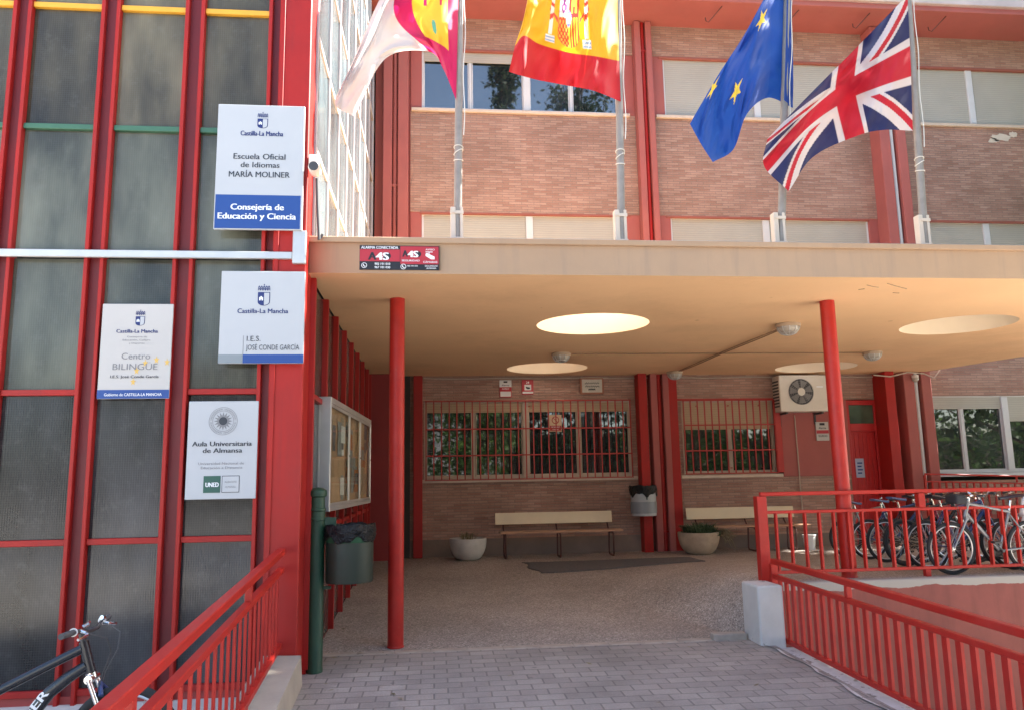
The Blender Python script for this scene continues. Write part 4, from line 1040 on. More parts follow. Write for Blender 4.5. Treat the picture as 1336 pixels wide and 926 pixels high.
# alarm stickers on the canopy edge
b = Board('alarm_sign', 'red and black alarm company sign on the left end of the canopy edge', -0.755, 0.06, 3.955, 4.213, 7.904, 0.014, M['sign_black'], bevel=0.0)
b.rect('red_field', .005, .505, .165, .66, M['sign_red']); b.rect('red_field', .512, .995, .03, .765, M['sign_red'])
b.text([('ALARMA CONECTADA', .02, .485, .035, .145, .02), ('4S', .20, .37, .30, .60, .05), ('4S', .60, .74, .22, .48, .05), ('SEGURIDAD', .53, .755, .585, .655, .02), ('AVISO', .83, .945, .12, .19, .01), ('CÁMARAS', .80, .98, .635, .71, .01),
        ('902 191 010', .19, .385, .72, .81, .02), ('967 101 030', .19, .385, .86, .95, .02), ('902 191 010', .60, .73, .81, .87, .01), ('SEGURIDAD', .82, .985, .81, .865, .01), ('ALMANSA', .84, .965, .90, .96, .01)], M['white_ink'], 0.004)
b.text([('A', .105, .215, .29, .60, .04), ('A', .535, .61, .20, .46, .04)], M['sign_black'], 0.004)
m = MB()
for (u, v, r) in ((.345, .44, .024), (.735, .35, .02)):
    m.disc((b.X(u), b.y-.0032, b.Z(v)), r*(b.x1-b.x0)*2.0, 24, 'Y')
build('emblem', m, M['sign_black'], b.o, smooth=False)
b.poly('emblem', [[(.83, .33), (.85, .30), (.945, .45), (.945, .56), (.90, .56), (.83, .42)], [(.83, .24), (.92, .24), (.92, .27), (.88, .27), (.88, .33), (.87, .33), (.87, .27), (.83, .27)]], M['white_ink'], 0.004)
m = MB()
for u, v in ((.06, .83), (.55, .87)):
    r = .032*(b.x1-b.x0); c = (b.X(u), b.Z(v))
    m.tube([(c[0]+r*math.cos(a), b.y-.003, c[1]+r*math.sin(a)) for a in [2*PI*i/24 for i in range(24)]], r*.12, 6, closed=True)
    m.tube([(c[0]-r*.3, b.y-.003, c[1]+r*.5), (c[0]-r*.35, b.y-.003, c[1]), (c[0]+r*.1, b.y-.003, c[1]-r*.4), (c[0]+r*.5, b.y-.003, c[1]-r*.45)], r*.2, 6)
build('emblem', m, M['white_ink'], b.o)

# small signs on the brick above the window
b = Board('alarm_sign', 'small white and red alarm plate left above the big barred window', 1.352, 1.60, 3.475, 3.83, YB-0.03, 0.022, M['sign_red'])
b.rect('white_field', .0, 1.0, .0, .40, M['paper']); b.rect('black_badge', .34, .66, .06, .15, M['sign_black'], .004); b.text([('Alarma', .18, .82, .24, .34, .01)], M['ink'], .004)
b.text([('AVISO', .2, .8, .46, .54, .02)], M['white_ink'], .004); b.rect('white_field', .06, .94, .66, .95, M['paper'])
b = Board('alarm_sign', 'small red camera warning plate with a white panel above the big barred window', 1.815, 2.055, 3.53, 3.835, YB-0.03, 0.022, M['sign_red'])
b.rect('white_field', .22, .80, .33, .70, M['paper']); b.text([('24', .36, .64, .10, .26, .02)], M['white_ink'], .004); b.poly('emblem', [[(.34, .46), (.70, .52), (.70, .62), (.52, .64), (.34, .56)]], M['sign_black'], .004); b.rect('white_field', .04, .96, .80, .93, M['paper'])
b = Board('ceramic_plaque', 'cream glazed ceramic plaque with cursive writing in a terracotta frame', 3.03, 3.53, 3.53, 3.87, YB-0.05, 0.045, M['tile_frame'], cat='plaque', bevel=0.012)
b.rect('tile', .08, .92, .10, .90, M['tile'], .006)
m = MB()
rr = random.Random(5)
for row in range(3):
    pts = []
    for i in range(46):
        t = i/45; u = .2+.6*t if row < 2 else .34+.3*t
        pts.append((b.X(u), b.y-.008, b.Z(.34+.19*row+.055*math.sin(i*2.1+row)+.025*math.sin(i*.9))))
    m.tube(pts, .0035, 5)
build('lettering', m, M['ink'], b.o)
# no-smoking notice inside the window bars
b = Board('notice', 'no smoking notice behind the bars of the big window', 2.385, 2.645, 2.77, 3.12, YB+0.098, 0.006, paint('notice_cream', (0.66, 0.50, 0.33), 0.6, 0.04, 4.0), cat='notice', bevel=0)
cx_, cz_ = b.X(.5), b.Z(.32); R = .078
m = MB(); ring(m, R*.78, R, b.y-.002, 40)
m.quad((cx_-R*.62, b.y-.002, cz_+R*.5), (cx_-R*.5, b.y-.002, cz_+R*.62), (cx_+R*.62, b.y-.002, cz_-R*.5), (cx_+R*.5, b.y-.002, cz_-R*.62))
build('emblem', m, M['sign_red'], b.o, smooth=False)
b.rect('red_field', .04, .96, .64, .94, M['sign_red']); b.text([('PROHIBIDO', .15, .85, .69, .77, .01), ('FUMAR', .26, .74, .82, .90, .01)], M['white_ink'], .004)
# alarm box beside the red door
b = Board('alarm_sign', 'white alarm plate with red stripe on the salmon wall under the air conditioner', 8.065, 8.345, 2.505, 2.90, YB-0.062, 0.03, M['sign_cream'])
b.rect('black_badge', .30, .70, .06, .18, M['sign_black'], .004); b.rect('red_field', .02, .98, .44, .62, M['sign_red']); b.text([('Alarma', .2, .8, .26, .38, .01), ('SEGURIDAD', .14, .86, .70, .80, .01)], M['ink'], .004)

# ------------------------------------------------------------------ noticeboard on the side wall
nA, nB = at(432.7, 518.4, Y=8.9), at(430.5, 669.5, Y=8.9)
fA, fB = at(487, 546.4, Y=12.4), at(486.7, 653.3, Y=12.4)
zt, zb = (nA.z+fA.z)/2, (nB.z+fB.z)/2
p0 = Vector((nA.x-0.004, 8.9, 0)); p1 = Vector((fA.x-0.03, 12.4, 0)); dn = (p1-p0).normalized(); nn = Vector((dn.y, -dn.x, 0)); LN = (p1-p0).length
NBd = empty('noticeboard', (p0.x, p0.y, zb)); tag(NBd, 'aluminium glazed noticeboard with pinned papers on the stair tower side', 'noticeboard')
def nb(s0, s1, d0, d1, z0, z1, m=None):
    """box on the noticeboard: s along it, d outwards from its front face"""
    m = m or MB(); n = len(m.v)
    for z in (z0, z1):
        for s_, d_ in ((s0, d0), (s1, d0), (s1, d1), (s0, d1)): m.v.append(p0+dn*s_+nn*d_+Vector((0, 0, z)))
    for q in ((0,3,2,1),(4,5,6,7),(0,1,5,4),(1,2,6,5),(2,3,7,6),(3,0,4,7)): m.f.append(tuple(n+i for i in q))
    return m
m = nb(0, LN, -.14, -.115, zb, zt); nb(0, .03, -.115, 0, zb, zt, m); nb(LN-.03, LN, -.115, 0, zb, zt, m); nb(.03, LN-.03, -.115, 0, zb, zb+.05, m); nb(.03, LN-.03, -.115, 0, zt-.07, zt, m)
build('case', m, M['alu'], NBd, bevel=.004)
sp = [.03, LN*.40, LN*.68, LN-.03]
build('cork_panel', nb(.03, LN-.03, -.114, -.05, zb+.05, zt-.07), M['cork'], NBd)
for a, c in zip(sp[:-1], sp[1:]):
    m = nb(a+.002, a+.05, -.02, -.003, zb+.052, zt-.072); nb(c-.05, c-.002, -.02, -.003, zb+.052, zt-.072, m); nb(a+.05, c-.05, -.02, -.003, zb+.052, zb+.09, m); nb(a+.05, c-.05, -.02, -.003, zt-.11, zt-.072, m)
    d_ = build('glazed_door', m, M['alu'], NBd, bevel=.003)
    build('glass', nb(a+.05, c-.05, -.013, -.010, zb+.09, zt-.11), M['clear'], d_)
    build('lock', nb(c-.035, c-.015, -.003, .006, (zb+zt)/2, (zb+zt)/2+.03), M['chrome'], d_)
rr = random.Random(11)
cols = ['paper', 'paper_tan', 'paper_orange', 'paper_grey', 'paper_print', 'paper_tan', 'paper_tan']
for i in range(22):
    s_ = .12+rr.random()*(LN-.5); z_ = zb+.1+rr.random()*(zt-zb-.55); w_, h_ = rr.choice([(.21, .3), (.3, .42), (.3, .21), (.42, .3)])
    if s_+w_ > LN-.08: continue
    k = rr.choice(cols) if s_ < LN*.4 or s_ > LN*.6 else rr.choice(['paper_orange', 'paper_grey', 'paper_grey'])
    pr_ = build('pinned_paper', nb(s_, s_+w_, -.0495+i*.0006, -.049+i*.0006, z_, z_+h_), M[k], NBd)
    if i % 2 == 0: build('print', nb(s_+.03, s_+w_-.03, -.0488+i*.0006, -.0486+i*.0006, z_+h_*.35, z_+h_*.85), M[rr.choice(['paper_print', 'paper_grey', 'paper_orange'])], pr_)

# ------------------------------------------------------------------ green post with perforated bin
gp = Vector((-1.165, 8.17, 0.0)); pt = at(410, 635, Y=8.17).z
GP = empty('bollard_post', gp); tag(GP, 'dark green cast post with ringed cap at the stair tower corner', 'post')
prof = [(.083, -.02), (.083, .02), (.080, .03), (.078, pt-.33), (.084, pt-.325), (.084, pt-.305), (.078, pt-.30), (.078, pt-.24), (.086, pt-.232), (.086, pt-.215), (.074, pt-.205), (.072, pt-.10), (.090, pt-.09), (.093, pt-.06), (.090, pt-.035), (.062, pt-.012), (.001, pt)]
build('shaft', MB().lathe(prof, 28, gp), M['post_green'], GP)
build('bracket', MB().box(gp.x+.07, gp.x+.19, gp.y-.012, gp.y+.012, pt-.40, pt-.30).box(gp.x+.07, gp.x+.15, gp.y-.012, gp.y+.012, pt-1.0, pt-.97), M['post_green'], GP, bevel=.004)
build('clamp', MB().box(gp.x-.13, gp.x-.08, gp.y-.02, gp.y+.02, pt-.62, pt-.585), M['alu'], GP)
bc = at(456.5, 700, Y=8.2); zt_, zb_ = at(457, 690, Y=8.2).z, at(457, 758, Y=8.2).z
rb = 0.24
BN = empty('litter_bin', (bc.x, 8.2, zb_)); tag(BN, 'round green perforated bin lined with a black bag, hung on the green post', 'bin')
build('basket', MB().lathe([(.001, zb_), (rb*.96, zb_), (rb*.975, zb_+.02), (rb*.985, zt_-.12)], 40, (bc.x, 8.2, 0)), M['bin_green'], BN, origin=(bc.x, 8.2, zb_))
build('rim', MB().lathe([(rb*.985, zt_-.12), (rb, zt_-.115), (rb*1.01, zt_), (rb*.97, zt_), (rb*.95, zt_-.11)], 40, (bc.x, 8.2, 0)), M['bin_rim'], BN)
def bag(cx, cy, z, r, drop, rise, parent, seed, seg=56):
    rr = random.Random(seed); m = MB(); rows = [(1.02, -drop), (1.06, -drop*.75), (1.03, -drop*.45), (1.07, -drop*.2), (1.05, rise*.3), (1.0, rise), (.93, rise*.8), (.88, -.02), (.82, -.12)]
    ph = [rr.random()*7 for _ in range(4)]
    for i, (k, dz) in enumerate(rows):
        for j in range(seg):
            t = 2*PI*j/seg
            w = .022*math.sin(9*t+ph[0]+i)+.018*math.sin(17*t+ph[1]-i*1.3)+.012*math.sin(29*t+ph[2]+i*2)
            zz = dz + (drop*.28*math.sin(5*t+ph[3])+drop*.15*math.sin(11*t+ph[0])) * (1 if i < 2 else .25)
            m.v.append(Vector((cx+r*(k+w)*math.cos(t), cy+r*(k+w)*math.sin(t), z+zz)))
    for i in range(len(rows)-1):
        for j in range(seg): m.f.append((i*seg+j, i*seg+(j+1) % seg, (i+1)*seg+(j+1) % seg, (i+1)*seg+j))
    m.smooth = True
    return build('bin_bag', m, M['bag'], parent)
bag(bc.x, 8.2, zt_, rb*1.02, .10, .055, BN, 4)
# grey bin on the pillar
q0, q1 = at(821, 640, Y=15.45), at(856, 640, Y=15.45); cxg = (q0.x+q1.x)/2; rg = (q1.x-q0.x)/2; zt_, zb_ = at(838, 636, Y=15.45).z, at(838, 672, Y=15.45).z
GB = empty('litter_bin', (cxg, 15.42, zb_)); tag(GB, 'grey two-tone bin with a black bag fixed to the red pillar post', 'bin')
build('bucket', MB().lathe([(.001, zb_), (rg*.88, zb_), (rg*.90, zb_+.015), (rg*.90, zb_+.05)], 36, (cxg, 15.42, 0)), M['bin_grey'], GB)
build('band', MB().lathe([(rg*.902, zb_+.05), (rg*.94, zb_+.055), (rg*.95, zb_+.27), (rg*.905, zb_+.275)], 36, (cxg, 15.42, 0)), M['bin_band'], GB)
build('bucket', MB().lathe([(rg*.91, zb_+.27), (rg*.93, zt_), (rg*.9, zt_), (rg*.88, zb_+.3)], 36, (cxg, 15.42, 0)), M['bin_grey'], GB)
build('keyhole', MB().box(cxg-.012, cxg+.012, 15.42-rg*.95-.004, 15.42-rg*.93+.02, zt_-.22, zt_-.13), M['ac_dark'], GB)
bag(cxg, 15.42, zt_, rg*.95, .13, .05, GB, 9)

# ------------------------------------------------------------------ benches
def bench(name, label, xb0, xb1, xs0, xs1, frames, y0=15.30, zf=0.33, front=15.12):
    root = empty(name, ((xs0+xs1)/2, y0, zf)); tag(root, label, 'bench', 'long benches along the brick wall')
    m = MB(); zb0, zb1 = zf+.62, zf+.845
    n = len(m.v)
    build('backrest', MB().beam(((xb0), y0+.33, (zb0+zb1)/2), (xb1, y0+.33, (zb0+zb1)/2), .03, zb1-zb0, up=(0, .16, 1)), M['bench_cream'], root, bevel=.006, seg=2)
    build('seat', MB().box(xs0, xs1, y0-.18, y0+.20, zf+.47, zf+.505), M['bench_seat'], root, bevel=.008, seg=2)
    for x in frames:
        r = .016
        build('leg', MB().tube([(x, y0+.375, zf+.82), (x, y0+.345, zf+.60), (x, y0+.26, zf+.50), (x, y0+.22, zf+.455), (x, y0-.12, zf+.455), (x, y0-.17, zf+.42), (x, y0-.18, zf+.36), (x, y0-.165, zf+.06), (x, y0-.13, zf+.018), (x, y0+.20, zf+.018), (x, y0+.235, zf+.05), (x, y0+.20, zf+.45)], r, 10), M['brown_steel'], root)
    return root
bench('long_bench', 'long cream-backed bench under the big barred window', 1.20, 3.53, 1.26, 3.64, (1.36, 2.41, 3.44), zf=floor_z(2.4, 15.2)+.0)
bench('long_bench', 'cream-backed bench behind the planted bowl, partly behind the railing', 5.06, 7.31, 5.18, 7.42, (5.25, 6.28, 7.1), zf=floor_z(6.2, 15.2))

# ------------------------------------------------------------------ planters, bucket, mat
def bowl(name, label, x, y, z, R, H, mat, cat='planter'):
    root = empty(name, (x, y, z)); tag(root, label, cat, 'concrete bowl planters')
    prof = [(.001, 0), (R*.36, 0), (R*.44, .02)]+[(R*math.sin(a), H*(1-math.cos(a))+.0) for a in [.55+.95*i/10 for i in range(11)]]
    prof = [(.001, 0), (R*.40, 0)]+[(R*(.40+.60*math.sin(PI/2*t)), H*(1-math.cos(PI/2*t))) for t in [.08+.92*i/12 for i in range(13)]]
    prof += [(R*1.0, H+.02), (R*.93, H+.02), (R*.90, H-.06), (.001, H-.08)]
    build('bowl', MB().lathe(prof, 40, (x, y, z)), mat, root)
    build('soil', MB().lathe([(R*.9, H-.055), (R*.5, H-.02), (.001, H-.01)], 24, (x, y, z), jit=.03), M['soil'], root)
    return root
B1 = bowl('planter', 'pale round concrete bowl with a few dry stems, left of the bench', .655, 15.35, floor_z(.65, 15.35)-.004, .355, .385, M['bowl_pale'])
B2 = bowl('planter', 'stained concrete bowl in front of the red post', 5.08, 15.0, floor_z(5.08, 15.0)-.004, .395, .40, M['bowl'])
def leaf_blades(mb, base, n, rad, h, w, rr, droop=.5, spread=1.0):
    for i in range(n):
        a = rr.random()*2*PI; r0 = rad*math.sqrt(rr.random())*.7; b = Vector((base[0]+r0*math.cos(a), base[1]+r0*math.sin(a), base[2]))
        hh = h*rr.uniform(.45, 1); lean = spread*rr.uniform(.15, 1)*hh; a2 = a+rr.uniform(-.8, .8); d = Vector((math.cos(a2), math.sin(a2), 0)); s = Vector((-d.y, d.x, 0))*w
        p1 = b+d*lean*.4+Vector((0, 0, hh*.7)); p2 = b+d*lean+Vector((0, 0, hh*(1-droop*rr.random())))
        k = len(mb.v); mb.v += [b-s*.5, b+s*.5, p1+s, p1-s, p2]; mb.f += [(k, k+1, k+2, k+3), (k+3, k+2, k+4)]
rr = random.Random(2)
m = MB(); leaf_blades(m, (.655, 15.33, floor_z(.65, 15.3)+.35), 60, .22, .22, .008, rr, .3, .8); t = tag(build('dry_plant', m, M['straw'], origin=(.655, 15.33, .68)), 'withered stems in the pale bowl planter', 'plant')
z5 = floor_z(5.08, 15)+.36
P2 = empty('leafy_plant', (5.13, 15.0, z5)); tag(P2, 'low spiky grey-green plant spilling over the stained bowl', 'plant')
m = MB(); leaf_blades(m, (5.10, 15.0, z5), 420, .40, .26, .011, rr, .6, 1.5)
for i in range(700):
    a = rr.random()*2*PI; r_ = .38*math.sqrt(rr.random()); p = Vector((5.13+r_*math.cos(a), 15.0+r_*math.sin(a), z5+rr.random()*.20*(1.15-r_/.4)))
    d = Vector((rr.gauss(0, 1), rr.gauss(0, 1), rr.gauss(.3, .7))).normalized()*.045; s_ = d.orthogonal().normalized()*.012
    k = len(m.v); m.v += [p-s_, p+s_, p+d+s_*.6, p+d-s_*.6]; m.f.append((k, k+1, k+2, k+3))
build('foliage', m, M['plant'], P2)
m = MB()
for i in range(46):
    a = rr.uniform(-1.2, .5); L_ = rr.uniform(.35, .75); b0 = Vector((5.33+rr.random()*.1, 14.92+rr.uniform(-.15, .15), z5+.03)); d = Vector((math.cos(a), math.sin(a)*.5-.15, 0))
    p2 = b0+d*L_*.55+Vector((0, 0, .06-L_*rr.random()*.6)); p1 = b0+d*L_*.3+Vector((0, 0, .10*rr.random()))
    m.tube([b0, p1, p2], .0035, 4)
    for k_ in range(4):
        q = p1.lerp(p2, rr.random()); dd = Vector((rr.gauss(0, 1), rr.gauss(0, 1), rr.gauss(0, 1))).normalized()*.03; ss = dd.orthogonal().normalized()*.006
        k = len(m.v); m.v += [q-ss, q+ss, q+dd+ss, q+dd-ss]; m.f.append((k, k+1, k+2, k+3))
build('stem', m, M['straw'], P2)
bk = floor_z(7.45, 15.3)
BK = empty('bucket', (7.47, 15.35, bk)); tag(BK, 'small white plastic bucket on the floor beside the bench', 'bucket')
build('tub', MB().lathe([(.001, 0), (.10, 0), (.125, .27), (.135, .275), (.135, .29), (.118, .29), (.095, .02), (.001, .02)], 28, (7.47, 15.35, bk)), M['bucket'], BK)
build('handle', MB().tube([(7.47+.135*math.cos(a), 15.35+.02, bk+.27-.13*abs(math.sin(a))) for a in [PI*i/14 for i in range(15)]], .004, 6), M['chrome'], BK)
mm = MB()
c1, c2, c3, c4 = at(681, 739, Z=.22), at(900, 731, Z=.29), at(921, 745, Z=.26), at(704, 752.5, Z=.18)
ns_, nt_ = 50, 14
def matp(u, v):
    a = c1.lerp(c2, u); b2 = c4.lerp(c3, u); p = a.lerp(b2, v)
    if u < .03: p.x += .05*math.sin(v*9)
    return Vector((p.x, p.y, floor_z(p.x, p.y)))
for j in range(nt_+1):
    for i in range(ns_+1):
        q = matp(i/ns_, j/nt_); q.z += .012+.004*noise.noise(Vector((q.x*3, q.y*3, 0))); mm.v.append(q)
for j in range(nt_):
    for i in range(ns_): mm.f.append((j*(ns_+1)+i, j*(ns_+1)+i+1, (j+1)*(ns_+1)+i+1, (j+1)*(ns_+1)+i))
o = tag(build('door_mat', mm, M['mat'], origin=(c1.x, c1.y, .2), smooth=True), 'worn dark grey carpet mat lying on the entrance floor', 'mat')
sol = o.modifiers.new('thick', 'SOLIDIFY'); sol.thickness = .012; sol.offset = -1

m = MB(); rr = random.Random(21)
for i in range(60):
    x, y = (rr.uniform(-1.1, 3.4), rr.uniform(5.4, 15.6)) if i < 40 else (rr.uniform(-1.1, -.4), rr.uniform(7.2, 12.0))
    z = (floor_z(x, y) if y > 8.95 else pave_z(y))+.012
    a = rr.random()*6.28; L_ = rr.uniform(.015, .04); d = Vector((math.cos(a), math.sin(a), rr.uniform(-.1, .25)))*L_; q = Vector((-math.sin(a), math.cos(a), rr.uniform(-.3, .3)))*L_*.4
    c = Vector((x, y, z)); k = len(m.v); m.v += [c-d, c-q, c+d, c+q]; m.f.append((k, k+1, k+2, k+3))
tag(build('leaf_litter', m, M['straw'], origin=(1, 9, 0)), 'dry leaves and bits of litter scattered over the entrance floor', 'litter', kind='stuff')

# ------------------------------------------------------------------ ceiling lamps and cables
def bulkhead(label, px, py, R):
    p = at(px, py, Z=ZS-.002); root = empty('ceiling_lamp', (p.x, p.y, ZS)); tag(root, label, 'lamp', 'caged bulkhead lamps under the canopy')
    build('base', MB().lathe([(R*.98, 0), (R*1.0, -.02), (R*.94, -.05), (.001, -.05)], 28, (p.x, p.y, ZS-.001)), M['lamp_body'], root)
    build('glass_bowl', MB().lathe([(R*.84*math.cos(a), -.051-R*.62*math.sin(a)) for a in [PI/2*i/9 for i in range(9)]]+[(.001, -.051-R*.62)], 28, (p.x, p.y, ZS)), M['lamp_glass'], root)
    m = MB()
    for k in range(5):
        a = PI*k/5
        m.tube([(p.x+R*.90*math.cos(t)*math.cos(a), p.y+R*.90*math.cos(t)*math.sin(a), ZS-.045-R*.68*math.sin(t)) for t in [PI*i/14 for i in range(15)]], .006, 6)
    m.tube([(p.x+R*.62*math.cos(t), p.y+R*.62*math.sin(t), ZS-.05-R*.50) for t in [2*PI*i/24 for i in range(24)]], .006, 6, closed=True)
    build('cage', m, M['alu'], root)
    return p
l1 = bulkhead('caged ceiling lamp near the left round skylights', 732, 461, .165)
l2 = bulkhead('largest caged ceiling lamp, nearest the canopy edge', 1028, 423, .175)
l3 = bulkhead('caged ceiling lamp above the middle red pillar posts', 880, 485, .165)
l4 = bulkhead('caged ceiling lamp right of the right-hand column', 1138, 459, .165)
def cable(label, pts, r=.012, mat='cable', group='cables under the canopy'):
    return tag(build('cable', MB().tube(pts, r, 6), M[mat], origin=pts[0]), label, 'cable', group)
zc = ZS-.014
m = [Vector((l1.x+.16, l1.y, zc))]+[Vector((l1.x+(l4.x-l1.x)*t, l1.y+(l4.y-l1.y)*t+.012*math.sin(t*40), zc)) for t in [.06+.88*i/30 for i in range(31)]]+[Vector((l4.x-.16, l4.y, zc))]
cable('long thin cable running across the soffit between two lamps', m, .010)
d_ = (l3-l2).normalized(); s_ = Vector((-d_.y, d_.x, 0))
cable('upper strand of the double cable running diagonally across the soffit', [Vector((q.x, q.y, zc-.012)) for q in [l2+d_*(.17+(l3-l2).length*.9*t)+s_*(.02+.035*math.sin(t*PI)) for t in [i/20 for i in range(21)]]], .010)
cable('lower strand of the double cable running diagonally across the soffit', [Vector((q.x, q.y, zc-.012)) for q in [l2+d_*(.17+(l3-l2).length*.9*t)-s_*(.02+.012*math.sin(t*PI*3)) for t in [i/20 for i in range(21)]]], .010)
cable('pale cable along the top of the brick wall under the canopy', [Vector((-.2+i*.49, YB-.035, ZS-.045-.02*abs(math.sin(i*.9)))) for i in range(21)], .014, 'cable_pale')
cable('loose pale cable looping over the right-hand pillar', [Vector((9.2, YB-.5, ZS-.08)), Vector((9.55, YB-.52, ZS-.12)), Vector((9.95, YB-.52, ZS-.03)), Vector((10.35, YB-.45, ZS-.05)), Vector((10.6, YB-.42, ZS-.14)), Vector((10.78, YB-.40, ZS+.06))], .016, 'cable_pale')
p = Vector((10.17, YB-.42, 3.78)); DC = empty('dome_camera', p); tag(DC, 'small beige dome camera on the right-hand salmon pillar', 'camera')
build('mount', MB().lathe([(.06, .0), (.07, .02), (.07, .06), (.001, .06)], 20, p), M['cam_body'], DC); build('dome', MB().lathe([(.075*math.cos(a), -.09*math.sin(a)) for a in [PI/2*i/8 for i in range(8)]]+[(.001, -.09)], 20, p), M['lamp_glass'], DC)

# bullet camera at the stair tower corner
p = at(411, 226, Y=7.80); CM = empty('security_camera', (p.x, 7.80, p.z)); tag(CM, 'beige bullet camera pointing out from the stair tower corner', 'camera')
build('mount', MB().box(p.x-.055, p.x+.045, 7.72, 7.79, p.z+.03, p.z+.17), M['cam_body'], CM, bevel=.01)
build('housing', MB().lathe([(.001, .08), (.045, .08), (.058, .06), (.058, -.07), (.050, -.07), (.045, -.06)], 28, (p.x+.012, 7.70, p.z), axis='Y'), M['cam_body'], CM)
build_split('lens', MB().lathe([(.047, -.058), (.02, -.062), (.001, -.066)], 28, (p.x+.012, 7.70, p.z), axis='Y').lathe([(.047, .081), (.001, .086)], 28, (p.x+.012, 7.70, p.z), axis='Y'), M['ac_dark'], CM)
# the front face of a Y lathe points along -Z of the profile: add a dark disc
build('lens_hood', MB().disc((p.x+.012, 7.612, p.z), .047, 28, 'Y'), M['ac_dark'], CM)
cable('dark cable hanging from the bullet camera down the tower corner', [Vector((p.x+.02, 7.80, p.z-.06)), Vector((p.x+.03, 7.82, p.z-.35)), Vector((p.x+.05, 7.84, p.z-.7)), Vector((p.x+.075, 7.88, 4.31))], .016, 'ac_dark', 'camera cables')

# ------------------------------------------------------------------ air conditioner
ax0, ax1, az0, az1 = 7.18, 8.25, 3.10, 3.86
AC = empty('air_conditioner', ((ax0+ax1)/2, 15.6, az0)); tag(AC, 'ivory wall-mounted air conditioner with a round fan grille', 'air conditioner')
build('casing', MB().box(ax0, ax1, 15.58, 15.93, az0, az1), M['ac'], AC, bevel=.02, seg=3)
fc = Vector((ax0+.46, 15.575, az0+.41)); fr_ = .268
build('fan_well', MB().disc((fc.x, 15.577, fc.z), fr_, 40, 'Y'), M['ac_dark'], AC)
m = MB()
for k in range(7):
    a = 2*PI*k/7; a2 = a+.62
    m.quad((fc.x+.06*math.cos(a), 15.574, fc.z+.06*math.sin(a)), (fc.x+.25*math.cos(a), 15.574, fc.z+.25*math.sin(a)), (fc.x+.25*math.cos(a2), 15.568, fc.z+.25*math.sin(a2)), (fc.x+.06*math.cos(a2), 15.568, fc.z+.06*math.sin(a2)))
build('fan_blades', m, M['ac_grey'], AC)
build('hub', MB().lathe([(.001, -.02), (.075, -.02), (.085, 0.004)], 24, (fc.x, 15.563, fc.z), axis='Y').disc((fc.x, 15.549, fc.z), .08, 24, 'Y'), M['ac'], AC)
m = MB()
for k in range(5):
    r_ = .10+.042*k
    m.tube([(fc.x+r_*math.cos(t), 15.556, fc.z+r_*math.sin(t)) for t in [2*PI*i/40 for i in range(40)]], .0035, 5, closed=True)
for k in range(12):
    a = 2*PI*k/12; m.tube([(fc.x+.08*math.cos(a), 15.556, fc.z+.08*math.sin(a)), (fc.x+.272*math.cos(a), 15.556, fc.z+.272*math.sin(a))], .0035, 5)
build('fan_grille', m, M['ac_grey'], AC)
m = MB()
for j in range(9):
    z = az0+.10+.065*j; m.box(ax0-.004, ax0-.001, 15.62, 15.90, z, z+.035)
build('side_louvre', m, M['ac_dark'], AC)
build('badge', MB().box(ax1-.26, ax1-.12, 15.575, 15.579, az0+.50, az0+.53), M['white_ink'], AC)
build_split('bracket', MB().box(ax0+.10, ax0+.14, 15.55, 15.945, az0-.05, az0-.012).box(ax1-.2, ax1-.16, 15.55, 15.945, az0-.05, az0-.012).box(ax0+.10, ax0+.14, 15.90, 15.945, az0-.3, az0-.051).box(ax1-.2, ax1-.16, 15.90, 15.918, az0-.25, az0-.051), M['ac_dark'], AC)
cable('drain pipe running down the salmon wall from the air conditioner', [Vector((7.62, YB-.045, 3.05)), Vector((7.63, YB-.045, 2.2)), Vector((7.64, YB-.03, 1.4)), Vector((7.66, YB-.03, .5))], .014, 'cable_pale', 'wall pipes')

# railing of the ramp along the right wall
railing('ramp_handrail', 'red wall-side railing of the ramp under the right-hand window', (9.95, 15.2, .60), (15.4, 15.2, .40), 1.17, 1.02, .12, .15, .03, .03, .04, .035, 2.0, post_w=.045, foot=.35)

